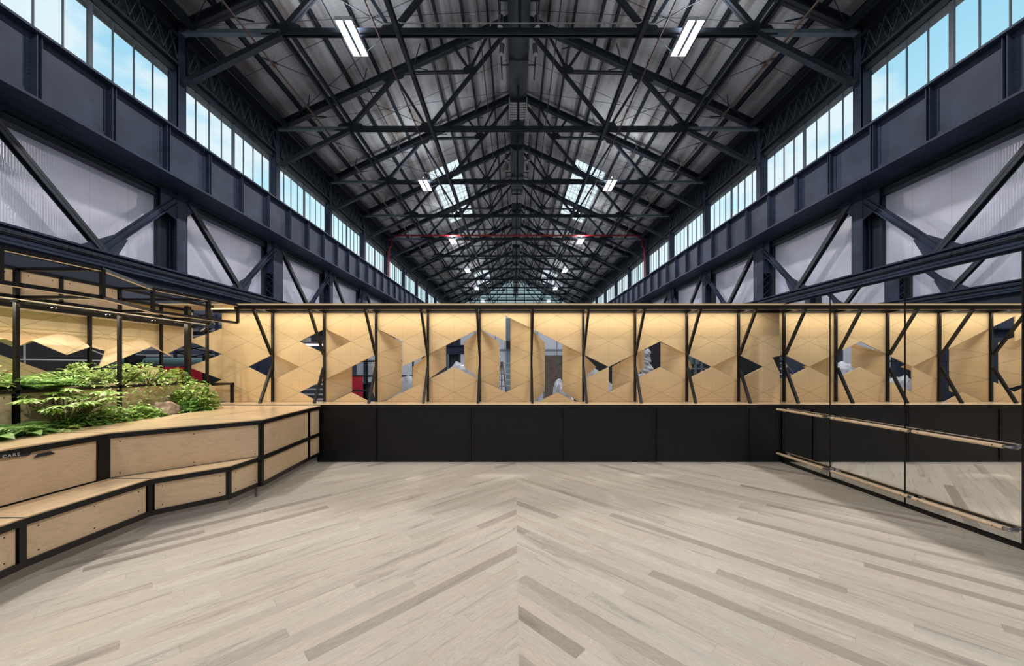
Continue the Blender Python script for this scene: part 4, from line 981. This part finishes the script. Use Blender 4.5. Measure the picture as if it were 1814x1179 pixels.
plant('climbing_plant', (-4.85, 3.20, G2), 'pale leafy plant in the raised planter at the left edge of the photo', 'plant', bushy(.22, .30, .36, 480, .065, .6), 'leaf_variegated')
for y, lab in ((4.05, 'variegated trailing plant in the raised planter left of the middle post'), (4.42, 'variegated trailing plant hanging over the rim just right of the middle post'), (4.75, 'variegated trailing plant hanging over the rim, farther from the middle post')):
    plant('trailing_plant', (-4.82, y, G2), lab, 'plant', bushy(.26, .25, .32, 620, .055, .62, .30), 'leaf_variegated', 'trailing plants')
plant('trailing_plant', (-4.85, 5.12, G2), 'small light green plant at the far end of the raised planter', 'plant', bushy(.18, .24, .26, 330, .065, .5), 'leaf_mid')
# rock
bm = bmesh.new(); bmesh.ops.create_icosphere(bm, subdivisions=3, radius=1)
for v in bm.verts:
    q = v.co; s = 1+.12*math.sin(q.x*5+1)*math.cos(q.y*4)+.1*math.sin(q.z*6+q.x*3); q.x *= .12*s; q.y *= .13*s; q.z *= .17*s; q.z = max(q.z, -.06)
    if q.z > .10: q.z = .10+(q.z-.10)*.5-q.y*.35
me = bpy.data.meshes.new('rock'); bm.to_mesh(me); bm.free(); me.materials.append(M['rock']); o = bpy.data.objects.new('rock', me); C.objects.link(o); o.location = (-4.42, 4.62, G1+.05+E)
tag(o, 'brown rough rock among the plants at the lip of the lower trough', 'rock')

# ================================================================== BEYOND THE SCREENS
def solid(name, x0, x1, y0, y1, z0, z1, m, label, cat, group=None):
    b = MB(); b.box(x0, x1, y0, y1, z0, z1); return tag(b.build(name, m), label, cat, group)
b = MB(); b.box(-14, 14, 7.2, 30, -2.2, -2.0); tag(b.build('floor_gallery', 'concrete'), kind='structure')
b = MB(); b.box(-3.2, 2.75, 17.6, 17.8, -2.0, 2.7); wp = tag(b.build('wall_partition', 'grey_wall'), kind='structure')
b = MB()
for x in (-1.95, -.95, .05, 1.1, 2.05): b.box(x-.015, x+.015, 17.58, 17.6, -2, 2.7)
b.box(-3.2, 2.75, 17.55, 17.6, .75, .82); b.build('joint', 'steel_pale', wp)
b = MB(); b.box(-14, -3.3, 17.6, 17.8, -2.0, 2.6); tag(b.build('wall_gallery', 'navy'), kind='structure')
b = MB(); b.box(2.9, 14, 17.6, 17.8, -2.0, 2.6); tag(b.build('wall_store', 'black_matt'), kind='structure')
t = thing('steel_stanchion', (-2.7, 16.2, -2), 'short dark riveted stanchion with bracket arm before the grey partition', 'column')
b = MB(); x, y = -2.66, 16.0; b.box(x-.24, x-.20, y-.15, y+.15, -2, 2.55); b.box(x+.20, x+.24, y-.15, y+.15, -2, 2.55); b.box(x-.2, x+.2, y-.02, y+.02, -2, 2.55)
for i in range(26): b.rivet((x-.1, y-.02, -1+i*.13), (0, -1, 0), .03); b.rivet((x+.1, y-.02, -1+i*.13), (0, -1, 0), .03)
b.build('shaft', 'steel_roof', t); b = MB(); b.ibeam((x-.35, y-.2, .72), (x+.62, y-.2, .72), .25, .40, .04); b.build('bracket_arm', 'steel', t)
solid('wrapped_crate', 1.24, 2.03, 15.0, 15.8, -2.0, .45, 'tarp', 'tall crate wrapped in brown film before the grey partition', 'crate')
t = thing('steel_door', (-.27, 17.5, -2), 'bluish steel door leaf with small black cabinet over it, on the grey partition', 'door')
b = MB(); b.box(-.42, -.12, 17.45, 17.56, -2.0, 2.3); b.build('door_leaf', 'steel_pale', t); b = MB(); b.box(-.42, -.18, 17.3, 17.45, .85, 1.2); b.build('cabinet_box', 'black_matt', t)
def blob(name, c, r, label, cat, m='wrap', seed=0, group=None):
    bm = bmesh.new(); bmesh.ops.create_icosphere(bm, subdivisions=4, radius=1); rnd = random.Random(seed); ph = [rnd.uniform(0, 6) for _ in range(6)]
    for v in bm.verts:
        q = v.co; s = 1+.14*math.sin(q.x*4+ph[0]+2*q.z)+.10*math.sin(q.y*6+ph[1])+.09*math.sin(q.z*9+ph[2]+3*q.x)+.05*math.sin(17*q.x+ph[3])*math.sin(15*q.z+ph[4])
        v.co = Vector((q.x*r[0]*s, q.y*r[1]*s, q.z*r[2]*s))
    me = bpy.data.meshes.new(name); bm.to_mesh(me); bm.free(); me.materials.append(M[m]); o = bpy.data.objects.new(name, me); C.objects.link(o); o.location = (c[0], c[1], c[2]+E); return tag(o, label, cat, group)
blob('wrapped_bundle', (-1.6, 10.9, -1.0), (.9, .4, 1.0), 'film-wrapped bundle seen under the steel bracket arm', 'bundle', seed=1)
blob('wrapped_bundle', (1.17, 9.4, -1.28), (.34, .32, .78), 'white film-wrapped bundle in front of the brown crate', 'bundle', seed=2)
blob('wrapped_bundle', (2.25, 10.0, -1.05), (.5, .4, 1.0), 'crumpled film-wrapped bundle right of the brown crate', 'bundle', seed=3)
blob('wrapped_bundle', (-3.25, 10.6, -1.25), (.42, .4, .9), 'pale film-wrapped bundle in the narrow white gap', 'bundle', seed=5)
b = MB(); b.box(-4.15, -3.25, 12.5, 12.6, -2, 1.0); tag(b.build('wall_recess', 'grey_wall'), kind='structure')
t = thing('wrapped_figure', (3.2, 8.8, -2), 'tall statue-like figure wrapped in clear film in the dark gap', 'statue')
for i, (z, r) in enumerate(((.31, .09), (.12, .10), (-.10, .14), (-.42, .22), (-.9, .26), (-1.5, .28))):
    o = blob('film_wrap', (3.2, 8.8, z), (r, r, r*1.15), None, None, seed=10+i)
    o.parent = t; o.location = Vector(o.location)-Vector(t.location)
b = MB(); b.box(4.3, 4.95, 9.5, 9.55, .05, .4); b.box(4.3, 4.34, 9.4, 9.5, -2, .4)
for i in range(3): b.box(4.55+i*.16, 4.57+i*.16, 9.4, 9.5, -.5, .4)
b.box(4.3, 5.0, 9.4, 9.5, -.08, -.05)
tag(b.build('glazed_partition_frame', 'steel_pale'), 'pale framed rack seen through the triangle near the mirror', 'rack')
def rail_(x0, x1, y, z0, z1, label):
    t = thing('guard_rail', ((x0+x1)/2, y, -2), label, 'railing')
    for i in range(3): q = MB(); z = z0+(z1-z0)*i/2; q.tube((x0, y, z), (x1, y, z), .03, 8); q.build('rail', 'black_frame', t)
    n = max(2, int((x1-x0)/.6))
    for i in range(n+1): q = MB(); x = x0+(x1-x0)*i/n; q.tube((x, y, -2), (x, y, z1), .028, 8); q.build('rail_post', 'black_frame', t)
rail_(-5.2, -3.1, 11.0, -.75, .15, 'black tubular guard rail seen through the lower gap of the third screen bay')
b = MB(); b.box(-5.6, -3.7, 12.5, 12.6, -2.0, -.62); b.box(-5.6, -3.7, 12.45, 12.65, -.62, -.55); tag(b.build('parapet', 'navy'), 'low navy parapet behind the guard rail', 'parapet')
solid('red_drum', -5.3, -5.0, 11.6, 11.9, -2.0, -.32, 'red_box', 'red container behind the guard rail', 'container')
b = MB(); b.box(-5.95, -5.35, 13.6, 13.8, -2, 1.2); tag(b.build('wall_niche', 'grey_wall'), kind='structure')
# open stair and scaffold in the slot
t = thing('open_stair', (-.2, 10.5, -2), 'steep metal stair with open treads seen in the tallest slot', 'stairs')
for x in (-.5, .05): q = MB(); q.bar((x, 9.3, -2.0), (x, 11.9, .25), .04, .12); q.build('stringer', 'steel', t)
for i in range(13): q = MB(); f_ = i/13; q.box(-.5, .05, 9.3+2.6*f_, 9.44+2.6*f_, -2.0+2.25*f_, -1.97+2.25*f_); q.build('tread', 'conduit', t)
t = thing('access_ladder', (-.42, 10.0, -2), 'slim metal tripod ladder in front of the open stair', 'ladder')
for a, c in (((-.62, 10, -2), (-.38, 10, .12)), ((-.1, 10, -2), (-.34, 10, .12)), ((-.4, 10.4, -2), (-.36, 10, .12))): q = MB(); q.tube(a, c, .018, 6); q.build('ladder_leg', 'chrome', t)
for i in range(6): q = MB(); z = -.9+i*.17; q.tube((-.53+i*.025, 10, z), (-.22-i*.02, 10, z), .013, 6); q.build('rung', 'chrome', t)
# fluorescent tubes and shelves behind the high diamond
t = thing('gallery_beam', (-6, 12.6, 1.45), 'grey beam with tube lights under it, crossing behind the high diamond hole', 'beam')
b = MB(); b.ibeam((-13.4, 12.6, 1.15), (-4, 12.6, 1.15), .3, .30, .04); b.build('beam', 'steel', t)
b = MB(); b.box(-8.6, -6.2, 13.0, 13.4, .80, .88); b.box(-7.5, -7.45, 12.7, 13.2, .86, 1.05); tb = b.build('light_housing', 'conduit', t)
for y in (13.1, 13.25): b = MB(); b.box(-8.5, -6.3, y, y+.06, .74, .79); b.build('tube', 'far_tube', tb)
for x in (-9.2, -5.2): b = MB(); b.box(x-.04, x+.04, 12.5, 12.7, -2, 1.3); b.build('prop', 'steel', t)
t = thing('shelving', (-5.4, 9.35, -2), 'dark shelving with thin pale shelf edges seen in the low triangular hole', 'shelf')
for x in (-6.1, -4.82): b = MB(); b.box(x-.03, x+.03, 9.2, 9.5, -2, -.35); b.build('upright', 'black_frame', t)
for i in range(5): b = MB(); z = -1.0+i*.13; b.box(-6.1, -4.82, 9.2, 9.5, z, z+.02); b.build('shelf', 'conduit', t)
for i, x in enumerate((-5.22, -5.08)):
    b = MB(); b.tube((x, 9.3, -.46), (x, 9.3, -.36), .035, 10); b.tube((x, 9.3, -.36), (x, 9.3, -.33), .015, 8); tag(b.build('bottle', 'red_box'), 'small red bottle on the top shelf in the low triangular hole, %s' % ('left one', 'right one')[i], 'bottle', 'shelf bottles')
# behind the left corner: red sheeting, green pipe, racking and a dark cage
t = thing('curtain_frame', (-9.3, 10, -2), 'steel stand with two red sheets and a green pipe by the left corner', 'stand')
b = MB(); b.box(-10.4, -8.5, 10.0, 10.03, -.42, -.02); b.build('red_sheet', 'red_box', t)
b = MB(); b.box(-10.4, -8.4, 9.7, 9.73, -1.2, -.52); b.build('red_sheet', 'red_box', t)
b = MB(); b.tube((-11, 10.2, .12), (-8.3, 10.2, .12), .11, 12); b.build('green_pipe', 'green_pipe', t)
for x in (-10.45, -8.35): b = MB(); b.box(x-.04, x+.04, 9.7, 10.2, -2, .3); b.build('upright', 'black_frame', t)
t = thing('storage_rack', (-7.5, 11.4, -2), 'pale racking with lattice ends behind the left corner', 'rack')
for i in range(6): b = MB(); z = .3+i*.2; b.box(-12, -7.9, 11.3, 11.5, z, z+.07); b.build('shelf', 'conduit', t)
for x in (-11.9, -10.6, -9.3, -8.0): b = MB(); b.box(x-.04, x+.04, 11.25, 11.3, -2, 1.6); b.build('upright', 'steel', t)
b = MB()
for i in range(8): z = -.3+i*.24; b.bar((-10.5, 11.2, z), (-9.4, 11.2, z+.24), .03, .03); b.bar((-9.4, 11.2, z), (-10.5, 11.2, z+.24), .03, .03)
b.build('lacing', 'black_frame', t)
t = thing('equipment_cage', (-7.2, 4.6, -2), 'dark steel cage with white rods behind the side screen', 'cage')
b = MB(); b.box(-8.6, -8.5, 1.5, 7.6, -2, 1.6); b.build('back_sheet', 'black_matt', t)
for a, c in (((-7.6, 3.4, .1), (-7.6, 6.8, .1)), ((-7.6, 4.4, -.1), (-7.6, 4.4, .9)), ((-7.6, 5.6, -.4), (-7.6, 5.6, .8)), ((-7.6, 5.4, .75), (-7.6, 6.8, .15)), ((-7.6, 3.2, -.25), (-7.6, 6.8, -.3))):
    b = MB(); b.tube(a, c, .012, 6); b.build('rod', 'conduit', t)
